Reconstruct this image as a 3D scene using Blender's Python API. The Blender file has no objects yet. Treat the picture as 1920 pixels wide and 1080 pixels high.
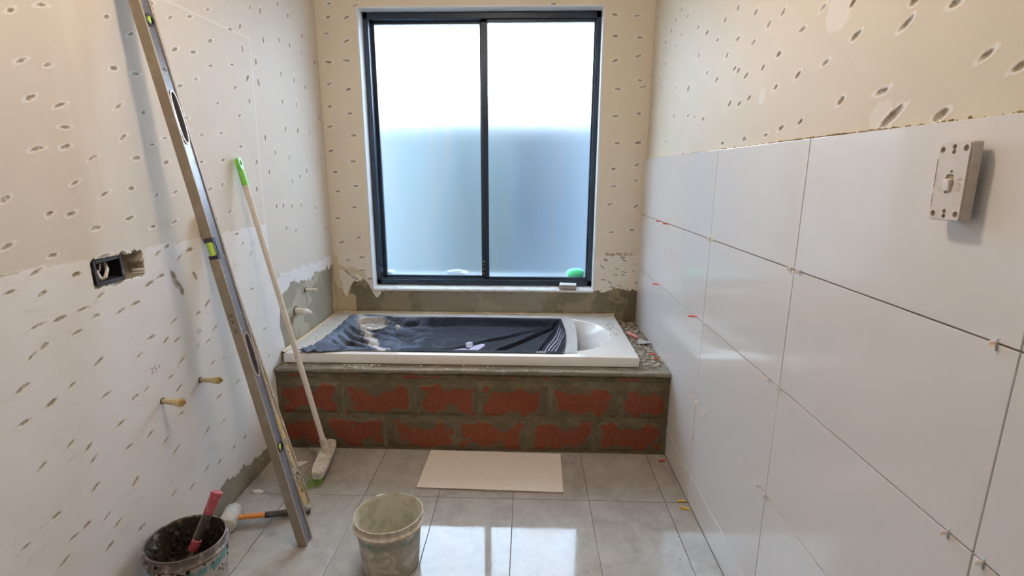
import bpy, bmesh, math, random
import numpy as np
from mathutils import Vector, Matrix, noise as mnoise
S = bpy.context.scene
COL = S.collection
PI = math.pi
# ------------------------------------------------------------------ camera, world, lights, exposure
W, L, LEDGE = 1.7876, 0.7921, 0.4034       # room width, back wall y, top of the brick bath base
CEIL, FRONT = 2.42, -3.1
cam_d = bpy.data.cameras.new('camera'); cam = bpy.data.objects.new('camera', cam_d); COL.objects.link(cam)
R_ = Vector((0.9995, 0.0318, 0.0029)).normalized()
F_ = Vector((-0.0304, 0.9747, -0.2214)).normalized()
R_ = (R_ - F_*R_.dot(F_)).normalized(); U_ = R_.cross(F_)
cam.matrix_world = Matrix(((R_.x, U_.x, -F_.x, 1.1457), (R_.y, U_.y, -F_.y, -2.1187), (R_.z, U_.z, -F_.z, 1.264), (0, 0, 0, 1)))
cam_d.sensor_width = 36; cam_d.lens = 948.86*36/1920; cam_d.clip_start = 0.02
S.camera = cam
S.view_settings.view_transform = 'Standard'; S.view_settings.look = 'None'
S.view_settings.gamma = 1; S.view_settings.use_curve_mapping = False
S.view_settings.exposure = 0.0
SKY_COL, SKY_STR = (0.72, 0.83, 1.0), 36.0
LAMP_COL, LAMP_W = (1.0, 0.82, 0.64), 23.5
world = bpy.data.worlds.new('overcast_sky'); S.world = world; world.use_nodes = True
bg = world.node_tree.nodes['Background']; bg.inputs[0].default_value = (*SKY_COL, 1); bg.inputs[1].default_value = SKY_STR
ld = bpy.data.lights.new('ceiling_lamp_light', 'POINT'); ld.energy = LAMP_W; ld.color = LAMP_COL; ld.shadow_soft_size = 0.07
lo = bpy.data.objects.new('ceiling_lamp_light', ld); COL.objects.link(lo); lo.location = (0.90, -0.95, 2.27)

# ------------------------------------------------------------------ node helper
class NT:
    def __init__(s, name):
        s.m = bpy.data.materials.new(name); s.m.use_nodes = True; s.t = s.m.node_tree
        s.b = s.t.nodes['Principled BSDF']; s.out = s.t.nodes['Material Output']; s._co = {}
    def n(s, typ, **kw):
        nd = s.t.nodes.new(typ)
        for k, v in kw.items(): setattr(nd, k, v)
        return nd
    def put(s, sock, v):
        if isinstance(v, bpy.types.NodeSocket): s.t.links.new(v, sock)
        elif isinstance(v, (tuple, list)) and len(v) == 3 and sock.type == 'RGBA': sock.default_value = (*v, 1)
        else: sock.default_value = v
    def co(s, kind='Object'):
        if kind not in s._co: s._co[kind] = s.n('ShaderNodeTexCoord').outputs[kind]
        return s._co[kind]
    def pos(s):
        if 'P' not in s._co: s._co['P'] = s.n('ShaderNodeNewGeometry').outputs['Position']
        return s._co['P']
    def noise(s, scale, detail=3, rough=.55, vec=None, stretch=None, off=None, dist=0):
        v = vec if vec is not None else s.pos()
        if stretch or off is not None:
            mp = s.n('ShaderNodeMapping'); s.put(mp.inputs['Vector'], v)
            if stretch: mp.inputs['Scale'].default_value = stretch
            if off is not None: s.put(mp.inputs['Location'], off)
            v = mp.outputs[0]
        nd = s.n('ShaderNodeTexNoise'); s.put(nd.inputs['Vector'], v)
        nd.inputs['Scale'].default_value = scale; nd.inputs['Detail'].default_value = detail; nd.inputs['Roughness'].default_value = rough
        nd.inputs['Distortion'].default_value = dist
        return nd.outputs['Fac']
    def attr(s, name): return s.n('ShaderNodeAttribute', attribute_name=name).outputs['Fac']
    def M(s, op, a, b=0.0, c=None, clamp=False):
        nd = s.n('ShaderNodeMath', operation=op, use_clamp=clamp); s.put(nd.inputs[0], a); s.put(nd.inputs[1], b)
        if c is not None: s.put(nd.inputs[2], c)
        return nd.outputs[0]
    def ramp(s, v, lo, hi, a=0.0, b=1.0):      # smooth map range
        nd = s.n('ShaderNodeMapRange', clamp=True); s.put(nd.inputs[0], v)
        for i, x in zip((1, 2, 3, 4), (lo, hi, a, b)): s.put(nd.inputs[i], x)
        return nd.outputs[0]
    def mix(s, f, a, b):
        nd = s.n('ShaderNodeMix', data_type='RGBA'); s.put(nd.inputs[0], f); s.put(nd.inputs[6], a); s.put(nd.inputs[7], b)
        return nd.outputs[2]
    def sep(s, v):
        nd = s.n('ShaderNodeSeparateXYZ'); s.put(nd.inputs[0], v); return nd.outputs
    def rnd(s): return s.n('ShaderNodeObjectInfo').outputs['Random']
    def bump(s, h, strength=.4, dist=.002):
        nd = s.n('ShaderNodeBump'); s.put(nd.inputs['Height'], h); nd.inputs['Strength'].default_value = strength; nd.inputs['Distance'].default_value = dist
        s.put(s.b.inputs['Normal'], nd.outputs[0]); return nd
    def fin(s, col, rough=.6, **kw):
        s.put(s.b.inputs['Base Color'], col); s.put(s.b.inputs['Roughness'], rough)
        for k, v in kw.items(): s.put(s.b.inputs[k.replace('_', ' ')], v)
        return s.m

def plain(name, col, rough=.6, dirt=None, amt=.5, scale=30, bump=.15, lo=.5, hi=.62, **kw):
    t = NT(name); c = col
    n1 = t.noise(scale, 5, .6, vec=t.co())
    if dirt: c = t.mix(t.M('MULTIPLY', t.ramp(n1, lo, hi), amt), col, dirt)
    else: c = t.mix(n1, tuple(x*.92 for x in col), tuple(min(1, x*1.06) for x in col))
    if bump: t.bump(n1, bump)
    return t.fin(c, rough, **kw)

PAINT = (0.80, 0.725, 0.60); SKIM = (0.87, 0.85, 0.835); CEMENT = (0.235, 0.205, 0.15); GOUGE = (0.42, 0.35, 0.255)
def wall_mat(name, paint, skim, cement, cement2, cracks=.7, mid=0.0, rw=1.25):
    t = NT(name)
    f1 = t.noise(230, 3); f2 = t.noise(60, 4); f3 = t.noise(9, 4); f4 = t.noise(420, 2)
    gd = t.M('ADD', t.attr('gd'), t.M('MULTIPLY', t.M('SUBTRACT', f1, .5), 3.8))
    sk = t.M('ADD', t.attr('sk'), t.M('MULTIPLY', t.M('SUBTRACT', f2, .5), 16))
    ce = t.M('ADD', t.attr('ce'), t.M('MULTIPLY', t.M('SUBTRACT', f2, .5), 40))
    band = t.attr('bd'); line = t.attr('ln')
    pc = t.mix(f3, tuple(x*.96 for x in paint), tuple(min(1, x*1.04) for x in paint))
    pc = t.mix(t.M('MULTIPLY', band, t.ramp(t.noise(25, 4, stretch=(1, 1, .2)), .3, .7, .25, .8)), pc, (0.80, 0.75, 0.68))
    sc = t.mix(t.ramp(t.noise(7, 5, .6, dist=.6), .35, .75), skim, tuple(x*y for x, y in zip(skim, (.96, .94, .91))))
    sc = t.mix(t.M('MULTIPLY', t.ramp(t.noise(30, 5, .7, stretch=(.25, .25, 1), dist=.4), .60, .72), .30), sc, (.56, .50, .42))
    c = t.mix(t.ramp(sk, -1.5, 1.5), pc, sc)
    crack = t.M('MULTIPLY', t.ramp(t.M('ABSOLUTE', sk), 0.5, 2.2, 1, 0), t.ramp(t.noise(14, 4), .5, .56))
    c = t.mix(t.M('MULTIPLY', crack, cracks), c, (0.35, 0.27, 0.18))
    c = t.mix(t.M('MULTIPLY', line, t.ramp(f2, .3, .5, .3, .9)), c, (0.9, .88, .84))
    rim = t.ramp(gd, 1.9*rw, 3.2*rw, 1, 0)
    c = t.mix(t.M('MULTIPLY', rim, .85), c, (0.84, 0.81, 0.76))
    gc = t.mix(t.ramp(f4, .3, .7), tuple(x*.6 for x in GOUGE), tuple(x*1.15 for x in GOUGE))
    c = t.mix(t.M('MULTIPLY', t.ramp(gd, -.9, .7, 1, 0), t.ramp(f2, .35, .5, .45, 1)), c, gc)
    cc = t.mix(t.ramp(t.noise(5, 4, .6, dist=.3), .35, .65), cement, cement2)
    cc = t.mix(t.M('MULTIPLY', t.ramp(t.noise(6.5, 4, .55, dist=.4, off=(3, 1, 2)), .545, .575), .8), cc, tuple(min(1, x*1.45) for x in cement2))
    if mid:
        X = t.M('ADD', t.sep(t.pos())[0], t.M('MULTIPLY', t.M('SUBTRACT', f3, .5), .35))
        cc = t.mix(t.M('MULTIPLY', t.M('MULTIPLY', t.ramp(X, .42, .55), t.ramp(X, 1.27, 1.25)), mid), cc, (.42, .39, .33))
    cc = t.mix(t.M('MULTIPLY', f4, .35), cc, tuple(x*.5 for x in cement))
    c = t.mix(t.ramp(ce, -1, 1.2), c, cc)
    ye = t.attr('ye')
    c = t.mix(t.M('MULTIPLY', t.ramp(t.M('ADD', ye, t.M('MULTIPLY', t.M('SUBTRACT', f2, .5), 30)), -3, 3), .75), c, (0.66, 0.53, 0.33))
    h = t.M('ADD', t.M('MULTIPLY', f2, .3), t.M('ADD', t.M('MULTIPLY', f1, .2), t.M('MULTIPLY', t.ramp(gd, -1, 1), 1.2)))
    h = t.M('ADD', h, t.M('MULTIPLY', t.ramp(ce, -2, 2), -.8))
    t.bump(h, .35, .002)
    return t.fin(c, t.ramp(ce, -1, 1, .55, .85), Specular_IOR_Level=.25)

# ------------------------------------------------------------------ mesh helpers
def link(name, me, mat=None, parent=None, loc=None, smooth=False):
    o = bpy.data.objects.new(name, me); COL.objects.link(o)
    if mat is not None and not me.materials: me.materials.append(mat)
    if parent is not None: o.parent = parent
    if loc is not None: o.location = loc
    if smooth and len(me.polygons): me.polygons.foreach_set('use_smooth', [True]*len(me.polygons))
    return o
def pyd(name, v, f, mat, parent=None, loc=None, smooth=False):
    me = bpy.data.meshes.new(name); me.from_pydata([tuple(x) for x in v], [], f); me.update()
    return link(name, me, mat, parent, loc, smooth)
class B:
    def __init__(s): s.bm = bmesh.new()
    def box(s, lo, hi, bev=0, seg=1, mtx=None):
        c = [(a+b)/2 for a, b in zip(lo, hi)]; d = [abs(b-a) for a, b in zip(lo, hi)]
        r = bmesh.ops.create_cube(s.bm, size=1, matrix=Matrix.Translation(c) @ Matrix.Diagonal((*d, 1)))
        vs = r['verts']
        if bev:
            es = list({e for v in vs for e in v.link_edges})
            rr = bmesh.ops.bevel(s.bm, geom=es, offset=bev, segments=seg, affect='EDGES', profile=.6)
            vs = list({v for f in rr['faces'] for v in f.verts} | {v for v in vs if v.is_valid})
        if mtx: bmesh.ops.transform(s.bm, matrix=mtx, verts=vs)
        return s
    def tube(s, pts, rad, seg=14, cap=True, flat=1.0):
        pts = [Vector(p) for p in pts]; n = len(pts)
        if not isinstance(rad, (list, tuple)): rad = [rad]*n
        rings = []; up = None
        for i, p in enumerate(pts):
            a = pts[max(0, i-1)]; b = pts[min(n-1, i+1)]
            if (b-a).length < 1e-7: b = a + (pts[-1]-pts[0])
            d = (b-a).normalized()
            if up is None: up = Vector((0, 0, 1)) if abs(d.z) < .9 else Vector((0, 1, 0))
            x = up.cross(d).normalized(); y = d.cross(x); up = y
            rings.append([s.bm.verts.new(p + (x*math.cos(2*PI*k/seg) + y*math.sin(2*PI*k/seg)*flat)*rad[i]) for k in range(seg)])
        for r0, r1 in zip(rings, rings[1:]):
            for k in range(seg): s.bm.faces.new((r0[k], r0[(k+1) % seg], r1[(k+1) % seg], r1[k]))
        if cap: s.bm.faces.new(list(reversed(rings[0]))); s.bm.faces.new(rings[-1])
        return s
    def lathe(s, prof, seg=48, c=(0, 0), fn=None):
        rings = []
        for r, z in prof:
            ring = []
            for k in range(seg):
                a = 2*PI*k/seg; rr, zz = fn(a, r, z) if fn else (r, z)
                ring.append(s.bm.verts.new((c[0]+rr*math.cos(a), c[1]+rr*math.sin(a), zz)))
            rings.append(ring)
        for r0, r1 in zip(rings, rings[1:]):
            for k in range(seg): s.bm.faces.new((r0[k], r0[(k+1) % seg], r1[(k+1) % seg], r1[k]))
        return rings
    def prism(s, outer, holes, z0, z1, mtx=None):
        start = set(s.bm.verts)
        es = []
        for lp in [outer]+holes:
            vs = [s.bm.verts.new((x, y, z0)) for x, y in lp]
            es += [s.bm.edges.new((vs[i], vs[(i+1) % len(vs)])) for i in range(len(vs))]
        r = bmesh.ops.triangle_fill(s.bm, use_beauty=True, edges=es)
        fs = [g for g in r['geom'] if isinstance(g, bmesh.types.BMFace)]
        e = bmesh.ops.extrude_face_region(s.bm, geom=fs)
        nv = [g for g in e['geom'] if isinstance(g, bmesh.types.BMVert)]
        bmesh.ops.translate(s.bm, verts=nv, vec=(0, 0, z1-z0))
        vs = [v for v in s.bm.verts if v not in start]
        if mtx: bmesh.ops.transform(s.bm, matrix=mtx, verts=vs)
        return s
    def blob(s, c, r, sub=2, amp=.2, seed=0, squash=(1, 1, 1), fr=30):
        rr = bmesh.ops.create_icosphere(s.bm, subdivisions=sub, radius=1)
        for v in rr['verts']:
            d = v.co.normalized(); k = 1+amp*mnoise.noise(d*1.7+Vector((seed, seed*.7, 0)))
            v.co = Vector(c)+Vector((d.x*squash[0], d.y*squash[1], d.z*squash[2]))*r*k
        return s
    def done(s, name, mat, parent=None, loc=None, smooth=False, mtx=None, weld=False):
        if weld: bmesh.ops.remove_doubles(s.bm, verts=s.bm.verts, dist=1e-5)
        bmesh.ops.recalc_face_normals(s.bm, faces=s.bm.faces)
        if mtx: bmesh.ops.transform(s.bm, matrix=mtx, verts=s.bm.verts)
        me = bpy.data.meshes.new(name); s.bm.to_mesh(me); s.bm.free()
        if smooth == 'auto':
            me.polygons.foreach_set('use_smooth', [True]*len(me.polygons)); me.set_sharp_from_angle(angle=math.radians(38))
        return link(name, me, mat, parent, loc, smooth is True)
def oval(cx, cy, a, b, n=20, pw=2):
    o = []
    for k in range(n):
        t = 2*PI*k/n; c, s_ = math.cos(t), math.sin(t)
        o.append((cx+a*math.copysign(abs(c)**(2/pw), c), cy+b*math.copysign(abs(s_)**(2/pw), s_)))
    return o
def empty(name, loc, label, cat, group=None, rot=None):
    o = bpy.data.objects.new(name, None); COL.objects.link(o); o.location = loc; o.empty_display_size = .05
    if rot: o.rotation_euler = rot
    return tag(o, label, cat, group)
def tag(o, label=None, cat=None, group=None, kind=None):
    if label: o['label'] = label
    if cat: o['category'] = cat
    if group: o['group'] = group
    if kind: o['kind'] = kind
    return o
def struct(o): o['kind'] = 'structure'; return o
def copy_tree(o, parent=None):
    c = o.copy(); COL.objects.link(c)
    if parent: c.parent = parent
    for ch in list(o.children): copy_tree(ch, c)
    return c

# numpy value noise on arrays
def vnoise(x, y, seed=0):
    xi = np.floor(x).astype(int); yi = np.floor(y).astype(int); fx = x-xi; fy = y-yi
    fx = fx*fx*(3-2*fx); fy = fy*fy*(3-2*fy)
    def h(a, b): return np.modf(np.abs(np.sin(a*127.1+b*311.7+seed*74.7)*43758.5453))[0]
    return (h(xi, yi)*(1-fx)+h(xi+1, yi)*fx)*(1-fy)+(h(xi, yi+1)*(1-fx)+h(xi+1, yi+1)*fx)*fy
def fbm(x, y, seed=0, o=4):
    r = 0; a = .5
    for i in range(o): r = r+a*(vnoise(x*2**i, y*2**i, seed+i)-.5)*2; a *= .5
    return r
# ------------------------------------------------------------------ setting: gouged walls
# chipped gouges of the hacked-off plaster: (along wall mm, height mm, half length mm, half width mm, angle deg)
GL=[(-930,1611,11,3.7,29),(-852,1645,15,3.4,17),(-929,1508,14,3.5,27),(-862,1512,11,4.0,20),(-924,1429,14,4.5,27),(-852,1422,17,3.8,24),(-846,1371,15,3.8,5),(-932,1316,17,3.8,14),(-855,1324,17,4.5,19),(-782,1300,16,3.2,26),(-849,1236,13,3.4,24),(-765,1205,17,3.6,23),(-1029,1205,13,4.9,26),(-934,1165,12,5.1,24),(-875,1160,15,5.0,17),(-810,1117,16,5.2,8),(-1048,1103,16,4.1,19),(-947,1067,12,4.8,13),(-995,1036,17,3.8,21),(-896,1010,13,4.6,10),(-656,1673,12,4.9,27),(-658,1543,14,5.3,11),(-664,1443,16,3.5,33),(-667,1359,15,4.5,34),(-628,1303,16,5.0,6),(-557,1345,13,3.3,10),(-667,1217,12,5.1,8),(-570,1193,13,4.3,30),(-690,1133,17,4.8,11),(-605,1100,14,4.8,6),(-485,1198,15,4.0,22),(-505,1293,15,4.7,20),(-506,1106,14,3.6,19),(-573,1436,11,4.3,21),(-579,1543,16,4.1,5),(-577,1650,14,3.6,27),(-392,1744,13,4.0,32),(-290,1775,13,4.0,15),(-180,1828,14,3.4,21),(-189,1723,17,4.4,27),(-389,1651,17,5.1,27),(-295,1663,16,5.0,12),(-204,1637,14,3.9,12),(-299,1576,15,3.9,23),(-390,1539,15,3.4,18),(-190,1511,13,4.8,7),(-307,1390,12,4.3,17),(-189,1405,15,3.9,10),(-383,1439,17,3.7,9),(-327,1299,12,3.9,11),(-198,1307,14,5.3,8),(-219,1217,13,4.7,31),(-301,1202,17,3.5,21),(-193,1114,17,3.3,22),(-281,1095,12,4.9,33),(-496,1368,14,3.2,6),(-45,1798,13,5.1,12),(26,1826,15,6.1499999999999995,56),(-63,1668,15,3.9,16),(-58,1585,16,4.3,28),(28,1745,14,5.25,84),(41,1637,17,6.6000000000000005,52),(38,1548,11,5.85,66),(-50,1483,15,4.4,24),(-66,1361,17,4.7,21),(44,1306,14,7.050000000000001,51),(21,1194,15,6.8999999999999995,65),(120,1922,14,4.800000000000001,62),(203,1931,17,6.8999999999999995,80),(206,1819,13,6.0,84),(373,2009,11,7.6499999999999995,85),(469,1989,17,5.25,70),(354,1852,17,6.1499999999999995,87),(458,1855,13,7.050000000000001,83),(611,1936,14,7.050000000000001,76),(763,2129,11,7.5,88),(344,1707,14,6.6000000000000005,98),(474,1701,17,5.4,74),(332,1584,12,6.8999999999999995,98),(478,1590,17,5.25,81),(339,1462,17,5.4,69),(467,1466,15,7.199999999999999,73),(137,1410,15,7.050000000000001,82),(142,1266,15,6.75,65),(215,1350,14,5.85,96),(348,1334,17,5.4,69),(446,1244,11,7.6499999999999995,81),(359,1222,12,5.699999999999999,92),(530,1273,15,6.449999999999999,91),(744,1834,12,7.800000000000001,83),(741,1557,16,7.5,85),(603,1470,14,6.8999999999999995,87),(432,1102,12,6.449999999999999,79),(598,1078,17,4.800000000000001,71),(329,1104,13,5.25,94),(240,1110,16,8.100000000000001,58),(178,1112,13,6.449999999999999,56),(734,1346,16,4.949999999999999,65),(713,958,17,6.449999999999999,61),(128,1634,16,6.8999999999999995,98),(598,1688,14,5.550000000000001,76),(584,1847,17,4.800000000000001,94),(123,1715,17,5.550000000000001,77),(-135,984,13,3.9,18),(-166,1025,13,5.3,8),(-81,937,17,3.3,33),(-561,1033,13,4.8,5),(-604,1018,14,4.7,23),(-607,945,16,3.5,17),(-509,991,15,3.2,30),(477,850,13,3.7,11),(348,983,15,4.949999999999999,60),(253,1006,13,5.550000000000001,93),(-474,1760,15,5.2,26),(-1066,1003,15,3.6,8),(-993,982,14,4.2,24),(-835,940,15,3.6,26),(-893,919,20,3.1,6),(-779,881,19,3.9,16),(-721,889,18,4.5,6),(-659,932,20,4.9,16),(-603,1018,16,3.5,20),(-561,1033,14,4.0,29),(-962,912,17,4.6,9),(-1022,911,20,3.2,10),(-923,865,18,3.6,8),(-859,890,13,4.5,5),(-1015,860,13,4.8,26),(-1047,847,15,3.3,28),(-1083,784,19,4.3,19),(-1025,720,17,4.9,19),(-964,740,13,3.1,21),(-877,768,18,4.2,25),(-1097,705,15,3.7,12),(-1079,583,15,3.5,27),(-1000,596,14,3.4,24),(-954,560,16,3.6,31),(-875,671,20,3.4,9),(-845,570,16,4.1,14),(-958,444,17,4.3,26),(-1070,444,14,4.2,6),(-1154,424,13,3.1,8),(-1080,317,19,3.7,18),(-1042,359,16,3.4,6),(-1001,363,14,4.7,14),(-939,343,16,3.5,25),(-913,300,18,3.7,18),(-951,256,16,4.1,21),(-830,378,17,4.8,30),(-831,490,13,3.7,6),(-749,484,15,4.6,23),(-691,432,17,3.1,26),(-947,520,17,3.6,26),(-731,626,13,3.3,26),(-738,735,13,3.2,18),(-685,772,18,4.1,5),(-780,620,15,4.4,14),(-628,621,14,3.0,12),(-577,793,20,3.0,19),(-606,946,20,4.4,12),(-577,728,18,3.2,18),(-624,744,15,4.7,28),(-568,654,19,3.7,26),(-417,584,20,3.7,19),(-350,574,14,3.2,24),(-454,785,13,4.2,8),(-400,806,18,4.5,30),(-423,672,16,3.7,15),(-405,448,18,4.5,8),(-400,346,15,3.1,11),(-494,358,18,4.8,31),(-454,207,13,3.8,28),(-522,226,17,3.6,26),(-610,209,19,3.2,18),(-692,243,14,3.3,19),(-838,228,15,4.6,14),(-355,211,14,4.2,12),(-275,211,13,4.9,9),(-607,482,14,3.9,5),(-280,454,19,3.1,6),(-374,706,20,4.0,30),(-102,789,20,4.4,5),(-38,597,18,3.1,5),(-29,467,19,3.6,25),(-600,568,17,4.5,22),(-654,377,20,3.9,28)]
GR=[(743,2044,17,5.2,164),(286,1949,14,5.4,155),(35,1815,14,5.4,158),(263,1846,12,4.2,172),(-77,1769,18,5.8,169),(-197,1716,15,4.1,174),(-360,1770,14,5.5,153),(-381,1675,16,4.3,176),(-504,1636,16,5.1,168),(-498,1718,12,5.0,152),(-595,1662,13,4.6,154),(-672,1670,14,4.1,150),(-673,1569,13,6.1,170),(-301,1645,14,4.4,153),(-378,1589,14,5.4,173),(-409,1576,14,5.8,172),(-473,1551,17,4.7,163),(-586,1552,12,5.2,151),(0,1706,14,4.3,163),(-114,1624,12,4.0,161),(-221,1582,14,5.1,153),(-511,1482,14,4.6,152),(-442,1475,14,5.4,158),(-362,1485,16,5.7,150),(-677,1487,12,4.6,166),(-788,1498,14,5.2,152),(-904,1503,13,4.3,170),(-782,1600,16,4.6,174),(-863,1624,12,4.0,160),(-1001,1533,16,6.0,164),(-975,1600,12,5.3,150),(-1142,1517,17,4.7,152),(-1245,1520,12,5.8,175),(-1154,1550,12,6.1,174),(-1321,1430,13,4.1,154),(-1381,1405,14,4.4,155),(-981,1413,13,5.9,151),(-1107,1412,18,4.9,170),(-1258,1356,15,6.0,155),(-733,1379,13,5.1,164),(-825,1385,13,4.6,152),(-506,1365,15,5.8,174),(-332,1363,14,6.1,177),(-649,1367,13,4.2,173),(526,1877,18,5.4,177),(367,1932,14,5.1,152),(186,1898,13,6.0,152),(-10,1480,12,4.0,163),(80,1494,15,5.1,174),(-112,1463,16,5.4,166),(754,1892,15,4.1,152),(744,1770,16,4.4,161),(732,1616,16,5.3,156),(723,1514,13,4.3,168),(402,1413,16,4.2,157),(280,1633,12,5.3,158),(542,1673,17,4.5,168),(108,1601,16,6.0,170),(438,1902,18,5.2,150),(-254,1764,13,5.6,159),(329,1818,16,4.2,168),(498,1775,14,6.0,151),(292,1516,13,5.6,160),(99,1605,14,4.7,152)]
GB=[(72,2070,15,6.1,20),(170,2069,15,5.6,21),(56,1991,18,4.1,-3),(163,1953,19,4.6,21),(56,1847,17,6.1,-6),(155,1855,19,6.1,0),(51,1737,17,4.0,24),(156,1708,15,5.8,21),(45,1619,13,6.2,-5),(154,1583,14,5.1,0),(37,1513,17,4.4,14),(166,1466,18,6.4,5),(35,1383,15,5.4,16),(155,1326,19,5.4,7),(48,1267,15,5.8,15),(56,1159,13,4.7,-3),(162,1190,16,4.9,-3),(144,1068,16,5.6,3),(46,1006,18,4.2,-7),(157,893,17,5.4,20),(57,868,19,5.2,22),(87,760,17,5.2,10),(173,779,19,4.8,6),(1591,2074,16,5.5,-7),(1705,2067,17,4.0,5),(1595,1970,16,5.4,12),(1725,1963,17,4.0,3),(1602,1850,18,5.0,23),(1722,1871,16,5.4,17),(1624,1707,19,4.0,-5),(1738,1751,13,4.5,-9),(1756,1718,19,4.3,8),(1615,1568,19,5.1,0),(1742,1582,15,5.0,2),(1633,1427,16,5.0,-6),(1745,1429,19,6.4,12),(1618,1289,13,6.2,4),(1745,1309,15,4.6,27),(1620,1193,17,4.7,4),(1744,1226,15,4.9,16),(1609,1094,19,4.1,23),(1755,1084,18,4.5,29),(1739,948,19,5.8,-5),(1622,935,16,5.8,12),(1266,2125,13,5.9,6),(1381,2118,14,4.8,-5),(1446,2117,15,4.0,29),(83,2137,13,4.8,2),(222,2125,16,4.8,25),(1598,775,14,4.9,-29),(1580,733,21,3.6,-41),(1664,724,20,3.3,-15),(1706,772,20,3.4,-32),(1694,791,18,4.7,-10),(1709,704,17,4.1,-12),(1656,687,14,4.8,-10),(1702,686,15,4.2,-15),(1768,748,18,3.1,-42),(1762,707,15,3.2,-25),(1588,658,19,4.1,-8),(1628,641,17,3.8,-39),(1645,612,21,4.3,-5),(1685,621,21,3.1,-20),(1732,604,17,4.5,-43),(1782,640,18,4.2,-30)]
def axis(fine0, fine1, step, lo, hi, coarse=.08):
    a = [np.arange(lo, fine0, coarse)] if lo < fine0-1e-6 else []
    a.append(np.linspace(fine0, fine1, int(round((fine1-fine0)/step))+1))
    if hi > fine1+1e-6: a.append(np.append(np.arange(fine1+coarse, hi-coarse*.3, coarse), hi))
    return np.concatenate(a)
def gouge_field(U, V, us, vs, G, patches=()):
    gd = np.full(U.shape, 40.0); dep = np.zeros(U.shape)
    for i, (a, b, l, w, ang) in enumerate(list(G)+list(patches)):
        a, b = a/1000, b/1000; r = max(l, w)/1000*1.35+.008
        i0, i1 = np.searchsorted(us, (a-r, a+r)); j0, j1 = np.searchsorted(vs, (b-r, b+r))
        if i1 <= i0 or j1 <= j0: continue
        u = (U[i0:i1, j0:j1]-a)*1000; v = (V[i0:i1, j0:j1]-b)*1000
        c, s = math.cos(math.radians(ang)), math.sin(math.radians(ang))
        p = u*c+v*s; q = -u*s+v*c
        q = q+(.0045*p*p*(1 if i % 2 else -.5))*min(1, 10/l)          # bent
        n = 1+.35*fbm(u/6+i*3.1, v/6+i*1.7, i, 2)
        k = np.sqrt((p/l)**2+(q/w)**2)*n
        d = (k-1)*w
        gd[i0:i1, j0:j1] = np.minimum(gd[i0:i1, j0:j1], d)
        dep[i0:i1, j0:j1] = np.maximum(dep[i0:i1, j0:j1], np.clip(1-k, 0, .6)/.6*min(.004, w*.0007))
    dep -= np.exp(-((gd-1.5)/1.6)**2)*.0007
    return gd, dep
def wall_grid(name, us, vs, to3, depth, fields, mat, cut=None, flip=False):
    U, V = np.meshgrid(us, vs, indexing='ij'); nu, nv = U.shape
    co = to3(U, V, depth); idx = np.arange(nu*nv).reshape(nu, nv)
    q = np.stack([idx[:-1, :-1], idx[1:, :-1], idx[1:, 1:], idx[:-1, 1:]], -1)
    if flip: q = q[..., ::-1]
    keep = np.ones(q.shape[:2], bool)
    if cut is not None:
        Uc = (us[:-1]+us[1:])/2; Vc = (vs[:-1]+vs[1:])/2; keep = ~cut(*np.meshgrid(Uc, Vc, indexing='ij'))
    q = q[keep].reshape(-1, 4)
    me = bpy.data.meshes.new(name)
    me.vertices.add(nu*nv); me.vertices.foreach_set('co', co.reshape(-1).astype(np.float32))
    me.loops.add(q.size); me.loops.foreach_set('vertex_index', q.reshape(-1).astype(np.int32))
    me.polygons.add(len(q)); me.polygons.foreach_set('loop_start', np.arange(0, q.size, 4, dtype=np.int32))
    me.polygons.foreach_set('use_smooth', np.ones(len(q), bool))
    for k, a in fields.items():
        at = me.attributes.new(k, 'FLOAT', 'POINT'); at.data.foreach_set('value', a.reshape(-1).astype(np.float32))
    me.update(calc_edges=True); me.validate()
    return link(name, me, mat)
Z0 = lambda U: np.zeros(U.shape)
sstep = lambda x, a, b: np.clip((x-a)/(b-a), 0, 1)**2*(3-2*np.clip((x-a)/(b-a), 0, 1))
STEP = .0036
# left wall (x = 0)
us = axis(-1.30, L, STEP, FRONT, L); vs = axis(0.0, 2.2, STEP, 0, CEIL)
U, V = np.meshgrid(us, vs, indexing='ij')
pat = [(-549, 933, 26, 9, -70), (-536, 905, 24, 11, -50), (-521, 881, 18, 9, -80), (-445, 916, 17, 7, -60), (-457, 1007, 20, 6, 5), (-770, 962, 22, 7, 10), (-800, 1042, 20, 4, 5), (-735, 1040, 13, 5, 0)]
gd, dep = gouge_field(U, V, us, vs, GL, pat)
fb = fbm(U*7, V*7, 5); fs = fbm(U*26, V*10, 9)
sk = np.maximum(np.minimum(1.041+.006*fb-V, .066-U), .797+.02*fs-V)*1000
topl = .735+.035*fs+.02*fb-.05*sstep(.3-U, 0, .25)
ce1 = np.minimum(topl-V, U-.115+.03*fb)
ce2 = np.minimum(.085+.035*fs+.03*fb-.07*sstep(-U, .40, .62)-V, .03-U)
ce3 = np.minimum(.15+.03*fs-V, -1.0+.03*fb-U)
ce = np.maximum(np.maximum(ce1, ce2), ce3)*1000
gd = np.where(ce > 0, 40, gd)
ye = np.minimum(U-(L-.045+.03*fs), .80-V)*1000
def segd(U, V, a, b):
    a = np.array(a); b = np.array(b); d = b-a; t = np.clip(((U-a[0])*d[0]+(V-a[1])*d[1])/(d@d), 0, 1)
    return np.hypot(U-a[0]-t*d[0], V-a[1]-t*d[1])
ln = np.clip(1-np.minimum(segd(U, V, (-.55, 1.789), (.09, 1.798)), segd(U, V, (.09, 1.798), (.059, 1.044)))/.004, 0, 1)
bd = sstep(U, -.86+.04*fb, -.80+.04*fb)*(1-sstep(U, -.70+.03*fb, -.64+.03*fb))*(V > 1.04)
fq = fbm(U*110, V*110, 71, 2)
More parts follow.
